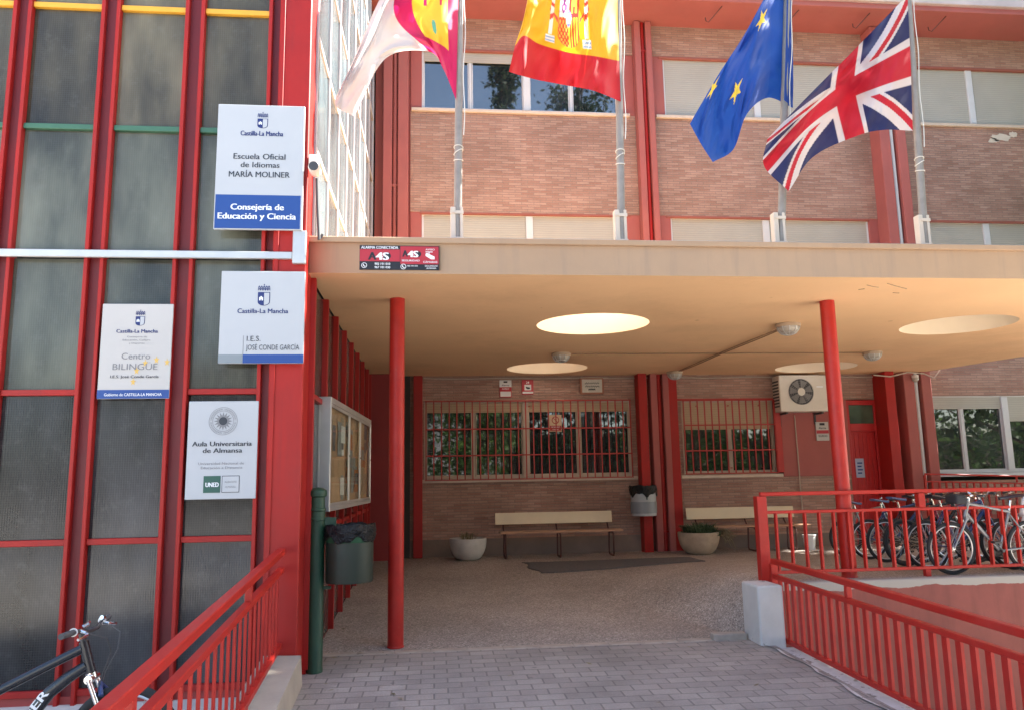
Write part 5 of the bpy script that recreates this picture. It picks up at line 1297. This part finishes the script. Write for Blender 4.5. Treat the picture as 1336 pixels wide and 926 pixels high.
# ------------------------------------------------------------------ bicycles
def bicycle(label, loc, rz, frame, rim, saddle, grip, seed, sus=False, curved=False, bar=True, tyre_w=.024, lean=.0, basket=False, group='bicycles parked on the terrace'):
    rr = random.Random(seed)
    root = bpy.data.objects.new('bicycle', None); COL.objects.link(root); tag(root, label, 'bicycle', group)
    def add(name, mb, mat, par=None):
        o = build(name, mb, mat, None, origin=(0, 0, 0)); o.parent = par or root; return o
    R = .325
    for x, nm in ((0, 0), (1.05, 1)):
        w = add('wheel', MB().tube([(x+(R-tyre_w)*math.cos(t), 0, R+(R-tyre_w)*math.sin(t)) for t in [2*PI*i/48 for i in range(48)]], tyre_w, 10, closed=True), M['tyre'])
        m = MB()
        for rad, th in ((R-2*tyre_w-.004, .011),): m.tube([(x+rad*math.cos(t), 0, R+rad*math.sin(t)) for t in [2*PI*i/48 for i in range(48)]], th, 8, closed=True)
        add('rim', m, rim, w)
        m = MB()
        for k in range(28):
            t = 2*PI*k/28; s = 1 if k % 2 else -1; t2 = t+.35*(1 if (k//2) % 2 else -1)
            m.tube([(x+.022*math.cos(t2), s*.03, R+.022*math.sin(t2)), (x+(R-2*tyre_w-.01)*math.cos(t), 0, R+(R-2*tyre_w-.01)*math.sin(t))], .0016, 4, cap=False)
        m.tube([(x, -.05, R), (x, .05, R)], .022, 10)
        add('spokes', m, M['spoke'], w)
    bb, st, ht, hb = (.42, .285), ((.255, .76) if not curved else (.22, .64)), (.80, .87), (.845, .72)
    so_ = Vector((-.14, 0, -.10)) if curved else Vector((0, 0, 0))
    F = MB()
    P = lambda q, y=0: Vector((q[0], y, q[1]))
    F.tube([P(bb), P(st)], .019, 12); F.tube([P(st), P((.5, .81)), P(ht)] if not curved else [P((.255, .60)), P((.52, .73)), P((.79, .86))], .021 if not curved else .027, 12)
    if curved: F.tube([P(bb), P((.50, .46)), P((.62, .62)), P((.72, .70)), P((.82, .765))], [.032, .036, .037, .035, .03], 14)
    else: F.tube([P(bb), P((.83, .75))], .024, 12)
    F.tube([P((.79, .90)), P(hb)], .027, 14)
    for s in (-1, 1):
        F.tube([P(bb, s*.03), P((.0, R), s*.065)], .011, 8); F.tube([P((.265, .73), s*.02), P((.0, R), s*.065)], .010, 8)
    add('frame', F, frame)
    K = MB(); K.tube([P(hb), P((.853, .69))], .03, 12); K.tube([P((.853, .69), -.06), P((.853, .69), .06)], .024, 10)
    for s in (-1, 1):
        if sus: K.tube([P((.855, .69), s*.055), P((.92, .53), s*.055)], .016, 10)
        else: K.tube([P((.855, .69), s*.05), P((.93, .54), s*.05), P((1.05, R), s*.05)], [.016, .013, .010], 10)
    fo = add('fork', K, M['chrome'] if sus else frame)
    if sus:
        K = MB()
        for s in (-1, 1): K.tube([P((.915, .545), s*.055), P((1.05, R), s*.055)], .022, 12)
        K.tube([P((.93, .60), -.055), P((.90, .66), 0), P((.93, .60), .055)], .014, 8)
        add('fork_lower', K, M['bike_blue'], fo)
    H = MB(); H.tube([P((.79, .90)), P((.775, .945))], .018, 12); H.tube([P((.775, .945)), P((.84, .965))], .017, 10)
    H.tube([P((.80, .985), -.31), P((.825, .985), -.16), P((.84, .965), -.06), P((.84, .965), .06), P((.825, .985), .16), P((.80, .985), .31)], .0125, 10)
    hd = add('handlebar', H, M['rim_dark'] if curved else M['chrome'])
    G = MB()
    for s in (-1, 1): add('grip', MB().tube([P((.80, .985), s*.325), P((.811, .985), s*.20)], .0175, 12), grip, hd)
    if curved:
        for s in (-1, 1):
            G = MB(); G.lathe([(.013, -.003), (.024, -.003), (.024, .003), (.013, .003)], 20, (.8115, s*.198, .985), axis='Y')
            add('grip_ring', G, M['bike_white'], hd)
    for s in (-1, 1):
        L = MB()
        L.tube([P((.83, .985), s*.15), P((.865, .975), s*.155), P((.885, .965), s*.19), P((.87, .955), s*.27)], [.012, .010, .010, .008], 8)
        L.tube([P((.835, 1.0), s*.13), P((.855, 1.015), s*.115), P((.85, 1.02), s*.09)], .013, 8)
        add('brake_lever', L, M['chrome'], hd)
    C = MB()
    for s in (-1, 1): C.tube([P((.885, .965), s*.15), P((.96, .93), s*.10), P((.97, .84), s*.05), P((.92, .72), s*.02), P((.89, .60), s*.02)], .0035, 6)
    add('brake_cable', C, M['ac_dark'], hd)
    S = MB(); S.tube([P(st), P((.225, .90))+so_], .0135, 10)
    sp = add('seat_post', S, M['chrome'])
    S = MB(); nS = 14
    ring_ = []
    for i in range(nS):
        t = i/(nS-1); x = .09+.28*t; w = .075*(1-smooth01(t*1.15))+.018; z = .945+.012*math.cos(t*PI)-.01*t
        for a in range(10):
            b_ = 2*PI*a/10; S.v.append(Vector((x, w*math.cos(b_), z+.024*math.sin(b_)*(1 if math.sin(b_) > 0 else .7))))
    for i in range(nS-1):
        for a in range(10): S.f.append((i*10+a, i*10+(a+1) % 10, (i+1)*10+(a+1) % 10, (i+1)*10+a))
    S.f.append(tuple(range(9, -1, -1))); S.f.append(tuple((nS-1)*10+a for a in range(10))); S.smooth = True
    S.v = [v+so_ for v in S.v]
    add('saddle', S, saddle, sp)
    Q = MB(); Q.lathe([(.015, -.004), (.085, -.004), (.09, 0), (.085, .004), (.015, .004)], 30, (bb[0], -.055, bb[1]), axis='Y')
    ca = rr.uniform(0, PI)
    for s in (-1, 1):
        e = Vector((bb[0]+s*.17*math.cos(ca), s*.075, bb[1]+s*.17*math.sin(ca))); Q.tube([(bb[0], s*.075, bb[1]), e], .010, 8); Q.box(e.x-.045, e.x+.045, e.y+s*.01, e.y+s*.09, e.z-.012, e.z+.012)
    Q.tube([(bb[0], -.08, bb[1]), (bb[0], .08, bb[1])], .02, 10); Q.tube([(bb[0], -.055, bb[1]+.088), (0, -.05, R+.03)], .004, 5); Q.tube([(bb[0], -.055, bb[1]-.088), (0, -.05, R-.03)], .004, 5)
    Q.lathe([(.01, -.008), (.04, -.008), (.04, .008), (.01, .008)], 18, (0, -.05, R), axis='Y')
    add('crankset', Q, M['rim_dark'])
    if basket:
        Bm = MB().box(.87, 1.02, -.12, .12, .87, .99); o = add('bar_bag', Bm, M['bag_cloth']); bv = o.modifiers.new('b', 'BEVEL'); bv.width = .03; bv.segments = 3
        add('strap', MB().box(.89, 1.00, -.126, -.121, .90, .925), M['bag_yellow'], o)
    root.location = loc; root.rotation_euler = (lean, 0, rz)
    root.scale = (1.07, 1.07, 1.07) if curved else (.95, .95, .95)
    return root
def on_floor(px, py):
    z = .5
    for _ in range(12):
        q = at(px, py, Z=z); z = floor_z(q.x, q.y)
    return q.x, q.y, z
wa, wb, wc, wd, we = on_floor(1106, 725), on_floor(1136, 729), on_floor(1184, 738), on_floor(1240, 749.5), on_floor(1316, 742)
bicycle('silver bicycle farthest back on the terrace, blue saddle, beside the right-hand column', wa, .05, M['bike_silver'], M['rim_dark'], M['saddle_blue'], M['grip'], 1, lean=-.03)
bicycle('dark blue bicycle with silver rims, second from the column', wb, -.06, M['bike_blue'], M['rim'], M['saddle_blue'], M['grip'], 2, lean=.04)
bicycle('black bicycle with chunky tyres in the middle of the parked row', wc, .03, M['bike_black'], M['rim_dark'], M['saddle'], M['grip'], 3, sus=True, tyre_w=.029, lean=-.04)
bicycle('silver bicycle nearest the railing with a black and yellow bar bag', (wd[0]+1.05, wd[1], wd[2]), PI-.02, M['bike_silver'], M['rim'], M['saddle'], M['grip'], 4, lean=-.05, basket=True)
bicycle('white bicycle at the right end of the parked row', (we[0]+1.05, we[1], we[2]), PI+.05, M['bike_white'], M['rim'], M['saddle'], M['grip'], 5, lean=.03)
bicycle('maroon bicycle with a black saddle half hidden in the parked row', (wc[0]+.55, wc[1]+.5, floor_z(wc[0]+.8, wc[1]+.5)), .02, M['bike_red'], M['rim'], M['saddle'], M['grip'], 6, lean=.02)
wf, wg = on_floor(1158, 733), on_floor(1214, 743)
bicycle('dark bicycle with pale rims tucked behind the chunky-tyred black one', wf, .04, M['bike_black'], M['rim'], M['saddle_blue'], M['grip'], 8, lean=.05)
bicycle('blue and silver bicycle just behind the bar-bag bicycle', wg, -.03, M['bike_blue'], M['rim'], M['saddle'], M['grip'], 9, lean=-.02)
FB = bicycle('black mountain bicycle with white lettering on its curved down tube, beside the stair tower', (-3.07, 5.46, -.13), 0.0, M['bike_black'], M['rim'], M['saddle'], M['grip'], 7, sus=True, curved=True, tyre_w=.028, group='bicycle by the stair tower')
# white lettering along the down tube
tm_ = line_mb('DER', 0, .20, 0, .044, 0, .035)
ang = math.atan2(.62-.46, .62-.50)
tm_.xform(Matrix.Translation((.515, -.0385, .462)) @ Matrix.Rotation(-ang, 4, 'Y'))
o = build('lettering', tm_, M['white_ink'], None, origin=(0, 0, 0), smooth=False); o.parent = FB

# ------------------------------------------------------------------ flagpoles and flags
YP = 8.30
poles = [((600, 0), (597, 318), 'flagpole carrying the crimson and white regional flag'), ((806, 0), (811, 320), 'flagpole carrying the red and yellow flag with a coat of arms'), ((1026.7, 0), (1019, 321), 'flagpole carrying the blue flag with gold stars'), ((1185, 0), (1207, 323), 'flagpole carrying the red, white and blue crossed flag')]
for (a, c, lab) in poles:
    A, B = at(*a, Y=YP), at(*c, Y=YP); d = (A-B).normalized(); base = B+d*((ZT-B.z)/d.z)
    root = empty('flagpole', base); tag(root, lab, 'flagpole', 'steel flagpoles on the canopy edge')
    top = base+d*(8.6/d.z-ZT/d.z) if False else base+d*4.5
    build('shaft', MB().tube([base, base+d*1.4, top], [.046, .044, .034], 16), M['steel'], root)
    build('finial', MB().lathe([(.001, .07), (.04, .04), (.045, 0), (.03, -.04), (.02, -.05)], 16, top+Vector((0, 0, .05))), M['steel'], root)
    build_split('sleeve', MB().box(base.x-.075, base.x-.018, YP-.05, YP+.05, ZT, ZT+.50).box(base.x+.03, base.x+.062, YP-.05, YP+.05, ZT, ZT+.50), M['sleeve'], root, bevel=.006)
    sl = MB()
    for z in (.12, .42):
        sl.box(base.x-.08, base.x+.068, YP-.058, YP-.048, ZT+z, ZT+z+.035); sl.tube([(base.x-.04, YP-.07, ZT+z+.017), (base.x-.04, YP-.05, ZT+z+.017)], .014, 8)
    build_split('clamp', sl, M['sleeve'], root)
    cl = base+d*1.35
    m = MB(); pts = [cl+d*(3.0*i/24)+Vector((.055+.01*math.sin(i*.8), -.03, 0)) for i in range(25)]
    m.tube(pts, .006, 6)
    for k in range(3): m.tube([(base+d*(1.06+.075*k+.02*(k%2)))+Vector((.05*math.cos(t), .05*math.sin(t), (.030 if k == 1 else .012)*math.sin(t*1.0+k*1.7))) for t in [2*PI*i/16 for i in range(16)]], .006, 5, closed=True)
    build('halyard', m, M['rope'], root)

def cr(p0, p1, p2, p3, t):
    return tuple(.5*((2*b)+(-a+c)*t+(2*a-5*b+4*c-d)*t*t+(-a+3*b-3*c+d)*t**3) for a, b, c, d in zip(p0, p1, p2, p3))
def along(row, u):
    n = len(row)-1; s = min(n-1e-6, max(0, u*n)); i = int(s); t = s-i
    g = lambda k: row[max(0, min(n, k))]
    p0 = g(i-1) if i > 0 else tuple(2*a-b for a, b in zip(row[0], row[1])); p3 = g(i+2) if i+2 <= n else tuple(2*a-b for a, b in zip(row[n], row[n-1]))
    return cr(p0, g(i), g(i+1), p3, t)
def flag(name, label, rows, us, design, fold, nu=200, nv=130):
    """rows: bottom, middle, top control lines measured at the flag's distance; fold(u,v): depth of the folds"""
    def remap(u):
        # us: u value of each control column
        for i in range(len(us)-1):
            if u <= us[i+1]: return (i+(u-us[i])/(us[i+1]-us[i]))/(len(us)-1)
        return 1.0
    m = MB(); cols = []
    nr = len(rows); vs_ = [r[0] for r in rows]
    for j in range(nv+1):
        v = j/nv
        for i in range(nu+1):
            u = i/nu; k = remap(u)
            P_ = [along(r[1], k) for r in rows]
            # piecewise smooth through the rows
            lim = max(x for x in range(nr-1) if vs_[x] <= v+1e-9)
            t = (v-vs_[lim])/(vs_[lim+1]-vs_[lim])
            g = lambda q: P_[max(0, min(nr-1, q))]
            q0 = g(lim-1) if lim > 0 else tuple(2*a-b for a, b in zip(P_[0], P_[1])); q3 = g(lim+2) if lim+2 < nr else tuple(2*a-b for a, b in zip(P_[-1], P_[-2]))
            x, y = cr(q0, g(lim), g(lim+1), q3, t)
            wr_ = noise.noise(Vector((u*5+v*2.2, v*2.5-u*1.5, len(label)*.37)))*.13+noise.noise(Vector((u*12+v*7, v*5-u*4, len(label)*.71)))*.055
            m.v.append(at(x, y, Y=YP-.05+fold(u, v)+wr_*min(1, u*4))); cols.append(design(u, v))
    for j in range(nv):
        for i in range(nu): m.f.append((j*(nu+1)+i, j*(nu+1)+i+1, (j+1)*(nu+1)+i+1, (j+1)*(nu+1)+i))
    org = m.v[(nv//2)*(nu+1)]
    me = bpy.data.meshes.new(name); me.from_pydata([tuple(p-org) for p in m.v], [], m.f); me.update()
    ca = me.color_attributes.new('design', 'FLOAT_COLOR', 'POINT')
    buf = []
    for c in cols: buf += [c[0], c[1], c[2], 1.0]
    ca.data.foreach_set('color', buf)
    for p_ in me.polygons: p_.use_smooth = True
    me.materials.append(M['flag'])
    o = bpy.data.objects.new(name, me); COL.objects.link(o); o.location = org
    return tag(o, label, 'flag')

CRIM, WHT, GLD = (.48, .010, .10), (.56, .545, .56), (.72, .52, .04)
def d_clm(u, v):
    if u > .5: return WHT
    a, b = (u-.26)*1.5, v-.46
    if abs(a) < .20 and -.26 < b < .02: return (.10, .42, .30) if (a-.02)**2/.0006+(b+.13)**2/.003 < 1 else GLD
    if abs(a) < .07 and b < .2 and b > 0: return GLD
    if .10 < abs(a) < .2 and 0 < b < .12: return GLD
    return CRIM
RD, YL = (.44, .010, .016), (.66, .40, .012)
def d_esp(u, v):
    c = RD if (v < .25 or v > .75) else YL
    a, b = (u-.50)*1.5*.84, (v-.545)*.80     # a > 0 is towards the fly
    hw = .125 if b > -.12 else .125*math.sqrt(max(0, 1-((b+.12)/.085)**2))
    if -.205 < b < .135 and abs(a) < hw:
        if abs(a) > hw-.010 or b > .127: return (.50, .13, .05)
        if a*a/.0011+(b+.03)**2/.0020 < 1: return (.10, .16, .42) if (a*a/.0005+(b+.03)**2/.0009 > 1) else (.65, .6, .4)
        if b > -.03:
            if a > 0:
                s = math.sin(a*120)*math.cos(b*95)
                return (.30, .08, .30) if (abs(a-.06) < .032 and abs(b-.05) < .055 and s > -.2) else (.76, .72, .70)
            return (.85, .55, .06) if (abs(a+.062) < .034 and abs(b-.045) < .045 and not (abs(a+.062) < .012 and b < .04)) else (.60, .035, .03)
        if a > 0:
            return (.80, .45, .08) if math.sin(a*170)*math.sin(b*150) > .15 else (.60, .06, .03)
        return (.62, .04, .03) if math.sin((a)*2*PI/.029) > 0 else (.86, .60, .05)
    if .135 <= b < .215 and abs(a) < .11-.3*abs(b-.17): return (.62, .06, .04) if math.sin(a*130)*math.sin(b*100) > -.2 else (.86, .6, .06)
    for s in (-1, 1):
        aa = s*a-.205
        if abs(aa) < .022 and -.14 < b < .095:
            return (.62, .05, .03) if abs(b+.03+.35*aa*s) < .016 or abs(b-.045-.35*aa) < .012 else (.78, .74, .66)
        if abs(aa) < .034 and .095 <= b < .13: return (.55, .12, .05)
        if abs(aa) < .05 and -.20 < b < -.145: return (.25, .42, .62) if math.sin(b*260) > 0 else (.75, .76, .72)
        if abs(aa+.02) < .055 and abs(b+.005-.6*(aa)) < .011: return (.60, .06, .04)
    return c
BLU, STR = (.010, .068, .36), (.75, .58, .06)
def in_star(x, y, r):
    d = math.hypot(x, y)
    if d > r: return False
    a = (math.atan2(x, y)) % (2*PI/5); a = min(a, 2*PI/5-a)
    # star edge
    ri = r*.382; ax, ay = r, 0; bx, by = ri*math.cos(PI/5), ri*math.sin(PI/5)
    px_, py_ = d*math.cos(a), d*math.sin(a)
    return (bx-ax)*(py_-ay)-(by-ay)*(px_-ax) >= 0
EUS = [(.35, .82), (.61, .38), (.795, .925)]
def d_eu(u, v):
    for su, sv in EUS:
        dx, dy = (u-su)*1.5, v-sv
        if abs(dx) < .12 and abs(dy) < .12 and in_star(-dx, dy, .10): return STR
    return BLU
UB, UR, UW = (.020, .024, .10), (.46, .012, .028), (.60, .59, .61)
def d_uk(u, v):
    x, y = (u-.5)*2, (v-.5)          # x -1..1, y -.5..+.5
    if abs(y) < .115 or abs(x) < .135: return UR
    if abs(y) < .175 or abs(x) < .20: return UW
    for s in (1, -1):
        # signed distance to the diagonal
        d = (y-s*x*.5)/1.118
        side = 1 if x*1 > 0 else -1
        if abs(d) < .10:
            k = d*side*s
            if s == 1: return UR if (0 > d*side > -.066) else UW
            return UR if (0 < d*side < .066) else UW
    return UB
flag('regional_flag', 'crimson and white flag with a gold castle, streaming left from the first pole', [
    (0.0, [(595, 131), (579, 92), (560, 68), (503, 77), (462, 152)]),
    (0.5, [(598, 0), (568, 4), (514, 12), (475, 72), (437, 136)]),
    (1.0, [(600, -130), (580, -112), (548, -80), (500, -10), (452, 100)])], [0, .25, .5, .75, 1], d_clm,
    lambda u, v: -.15*math.sin(u*8.5+v*2.5)*u**.5 - .18*max(0, v-.5)*u + .075*math.sin(v*10+u*5)*min(1, u*4) + .02*math.sin(u*31-v*17)*min(1, u*4))
flag('national_flag', 'red and yellow flag with a coat of arms on the second pole', [
    (0.0, [(810, 133), (775, 119), (740, 112), (703, 105), (676, 98), (664, 94)]),
    (0.25, [(808, 80), (778, 74), (743, 69), (704, 58), (684, 47), (672, 60)]),
    (0.5, [(806, 24), (776, 22), (742, 24), (710, 19), (690, 8), (684, 20)]),
    (1.0, [(804, -84), (776, -80), (748, -70), (722, -66), (706, -70), (700, -66)])], [0, .25, .5, .75, .9, 1], d_esp,
    lambda u, v: -.20*math.sin(u*7.2+.3+v)*min(1, u*4) + .025*math.sin(v*15-u*11)*min(1, u*4) + .05*math.sin(u*34+v*5)*max(0, .5-v)*min(1, u*5)*2 + .16*max(0, u-.85)/.15*(1-v))
flag('european_flag', 'blue flag with gold stars hanging folded from the third pole', [
    (0.0, [(1023, 131), (1034, 141), (1002, 128), (974, 150), (957, 195), (930, 212)]),
    (0.5, [(1026, 24), (1034, 84), (1006, 60), (975, 84), (940, 138), (915, 189)]),
    (1.0, [(1027, -92), (1028, -70), (1006, -20), (972, 44), (936, 100), (900, 162)])], [0, .10, .25, .5, .75, 1], d_eu,
    lambda u, v: .16*math.sin(u*9.5+v*1.2)*min(1, u*6) - .10*u + .02*math.sin(u*27+v*8)*min(1, u*5) + .02*math.sin(v*8+u*12)*min(1, u*5))
flag('union_flag', 'red, white and blue crossed flag streaming left from the fourth pole', [
    (0.0, [(1191, 171), (1153, 170), (1117, 178), (1061, 205), (1029, 250)]),
    (0.5, [(1188, 80), (1146, 98), (1103, 119), (1053, 157), (997, 217)]),
    (1.0, [(1184, -6), (1149, 30), (1108, 72), (1052, 128), (1001, 182)])], [0, .25, .5, .75, 1], d_uk,
    lambda u, v: -.16*math.sin(u*8.0+1.5*v)*min(1, u*4) + .05*math.sin(v*11+u*9)*min(1, u*4) + .03*math.sin((u*1.2-v)*22)*min(1, u*4)*v)

# ------------------------------------------------------------------ trees and a house across the street (behind the viewer), plus foliage added for the light
def tree(label, x, y, z0, h, r, rz_, n, seed, leaf, trunk_r=.22, size=.19, crown_lo=.32, conical=False, clumps=70):
    rr = random.Random(seed); root = empty('tree', (x, y, z0)); tag(root, label, 'tree', 'trees across the street')
    T = MB(); pts = [Vector((x+.12*math.sin(i*1.3+seed), y+.12*math.cos(i*1.7+seed), z0+h*.92*i/8)) for i in range(9)]
    T.tube(pts, [trunk_r*(1.25 if i == 0 else 1)*(1-.105*i) for i in range(9)], 12)
    cen = []
    for k in range(clumps):
        t = rr.random()
        if conical:
            zz = crown_lo+(1-crown_lo)*t; rad = r*(1.02-t)**.8*rr.uniform(.35, 1.0)
        else:
            zz = crown_lo+(1-crown_lo)*t; e = math.sqrt(max(.03, 1-((t-.45)/.58)**2)); rad = r*e*rr.uniform(.2, 1.0)
        a = rr.random()*2*PI; c = Vector((x+rad*math.cos(a), y+rad*math.sin(a), z0+h*zz)); cen.append(c)
        if k % 3 == 0:
            s = pts[max(1, min(8, int(zz*8*.8)))]; mid = s.lerp(c, .55)+Vector((0, 0, -.1*h*.2)); T.tube([s, mid, c], [trunk_r*.38, trunk_r*.2, .015], 6)
    build('trunk', T, M['bark'], root)
    Lf = MB(); per = n//clumps
    for c in cen:
        cr_ = r*rr.uniform(.16, .30)*(1.0 if not conical else .8)
        for i in range(per):
            g = Vector((rr.gauss(0, 1), rr.gauss(0, 1), rr.gauss(0, .75)))*cr_*.62; p_ = c+g
            d = Vector((rr.gauss(0, 1), rr.gauss(0, 1), rr.gauss(-.2, .8))).normalized(); s = d.orthogonal().normalized(); s.rotate(Matrix.Rotation(rr.random()*6.28, 3, d)); L_ = size*rr.uniform(.6, 1.3)
            k = len(Lf.v); Lf.v += [p_, p_+d*L_*.5+s*L_*.28, p_+d*L_, p_+d*L_*.5-s*L_*.28]; Lf.f.append((k, k+1, k+2, k+3))
    build('crown', Lf, leaf, root)
    return root
tree('broad leafy street tree shading the ramp', 12.6, 6.0, -1.33, 17.0, 3.7, 0, 18500, 1, M['leaf_a'], .28, .38, .44, clumps=150)
tree('unseen leafy tree added to shade the bicycle terrace from the right', 18.0, 12.6, -1.33, 14.5, 4.6, 0, 11000, 5, M['leaf_a'], .28, .36, .28, clumps=110)  # out of view, added to keep the sun off the terrace
tree('tall dark conifer across the street', 4.1, -10.5, -.3, 26.5, 2.6, 0, 10000, 2, M['leaf_b'], .3, .34, .12, True, 110)
tree('tall dark conifer farther along the street', 8.9, -12.0, -.3, 33.0, 4.8, 0, 14000, 3, M['leaf_b'], .34, .38, .10, True, 120)
def backdrop(label, x0, x1, y0, y1, z0, h, seed):  # unseen foliage, added only to darken what the windows reflect
    rr = random.Random(seed); root = empty('backdrop', ((x0+x1)/2, y0, z0)); tag(root, label, 'backdrop')
    build('stem', MB().box(x0+.3, x1-.3, y0+.35, y1-.35, z0, z0+h-.4), M['bark'], root)
    m = MB()
    for i in range(9000):
        p = Vector((rr.uniform(x0, x1), rr.choice([rr.uniform(y0, y0+.4), rr.uniform(y1-.45, y1), rr.uniform(y0, y1)]), z0+h*rr.random()**.7+.15*math.sin(i)))
        d = Vector((rr.gauss(0, 1), rr.gauss(0, 1), rr.gauss(0, .8))).normalized(); q = d.orthogonal().normalized(); L_ = .28*rr.uniform(.6, 1.2)
        k = len(m.v); m.v += [p, p+d*L_*.5+q*L_*.3, p+d*L_, p+d*L_*.5-q*L_*.3]; m.f.append((k, k+1, k+2, k+3))
    build('foliage', m, M['leaf_b'], root)
backdrop('added unseen dark leafy hedge behind the conifers across the street', 4.5, 19.0, -16.5, -15.0, -.3, 5.2, 31)
backdrop('added unseen long dark hedge under the far leafy trees across the street', 16.0, 44.0, -13.0, -11.6, -.3, 4.6, 32)
tree('round leafy tree across the street', 1.6, -7.0, -.3, 7.4, 2.9, 0, 6000, 4, M['leaf_a'], .2, .26, .34)
tree('big leafy tree in the row across the street', 13.5, -7.5, -.3, 10.5, 4.4, 0, 8000, 6, M['leaf_a'], .28, .32, .16)
tree('big bushy tree at the end of the row across the street', 21.5, -6.0, -.3, 11.5, 5.0, 0, 8000, 8, M['leaf_a'], .3, .34, .10)
tree('leafy tree farthest along the row across the street', 29.0, -4.0, -.3, 11.0, 4.8, 0, 7000, 9, M['leaf_a'], .3, .34, .10)
HB = empty('apartment_building', (-2.0, -34, -.3)); tag(HB, 'white rendered apartment block across the street', 'building')
build('wall', MB().box(-22, 8, -46, -34, -.3, 9.0), M['render_w'], HB)
build('roof', MB().box(-22.4, 8.4, -46.4, -33.6, 9.001, 9.35), M['fascia_grey'], HB)
for fl in range(3):
    for k in range(9):
        x = -20.4+k*3.2; z = 1.0+2.8*fl
        w_ = build('window', MB().box(x, x+1.3, -34.0+.001, -33.96, z, z+1.3), M['glass'], HB); build('frame', MB().box(x-.06, x+1.36, -34+.001, -33.93, z-.08, z-.001).box(x+.62, x+.68, -33.959, -33.94, z, z+1.3), M['alu_white'], w_)

# ------------------------------------------------------------------ light
S = Vector((.72, .03, .66)).normalized()
EL = math.asin(S.z); ROT = math.atan2(S.x, S.y)
sl = bpy.data.lights.new('sun', 'SUN'); sl.energy = 5.0; sl.angle = math.radians(.53); sl.color = (1.0, .95, .87)
so = bpy.data.objects.new('sun', sl); COL.objects.link(so); so.rotation_euler = S.to_track_quat('Z', 'Y').to_euler(); so.location = (20, 0, 30)
w = bpy.data.worlds.new('World'); SC.world = w; w.use_nodes = True
nt = w.node_tree; bg = nt.nodes['Background']; sky = nt.nodes.new('ShaderNodeTexSky'); sky.sky_type = 'NISHITA'; sky.sun_disc = False
sky.sun_elevation = EL; sky.sun_rotation = ROT; sky.air_density = 1.0; sky.dust_density = 1.5; sky.ozone_density = 1.0
nt.links.new(sky.outputs[0], bg.inputs['Color']); bg.inputs['Strength'].default_value = .095

# ------------------------------------------------------------------ camera and render settings
bpy.data.objects.remove(_tob)
cam = bpy.data.cameras.new('camera'); co = bpy.data.objects.new('camera', cam); COL.objects.link(co)
cam.sensor_fit = 'HORIZONTAL'; cam.sensor_width = 36.0; cam.lens = 36.0*FPX/PW; cam.clip_start = .05; cam.clip_end = 1500
mw = Matrix((CR, CU, -_f)).transposed().to_4x4(); mw.translation = Vector((0, 0, EYE)); co.matrix_world = mw
SC.camera = co
SC.view_settings.view_transform = 'Standard'; SC.view_settings.look = 'None'; SC.view_settings.gamma = 1.0; SC.view_settings.exposure = 2.7
SC.view_settings.use_curve_mapping = False
SC.render.engine = 'CYCLES'
try:
    SC.cycles.use_denoising = True; SC.cycles.denoiser = 'OPENIMAGEDENOISE'
    SC.cycles.max_bounces = 8; SC.cycles.diffuse_bounces = 5; SC.cycles.glossy_bounces = 4; SC.cycles.transparent_max_bounces = 16
    SC.cycles.sample_clamp_indirect = 8.0
except Exception: pass
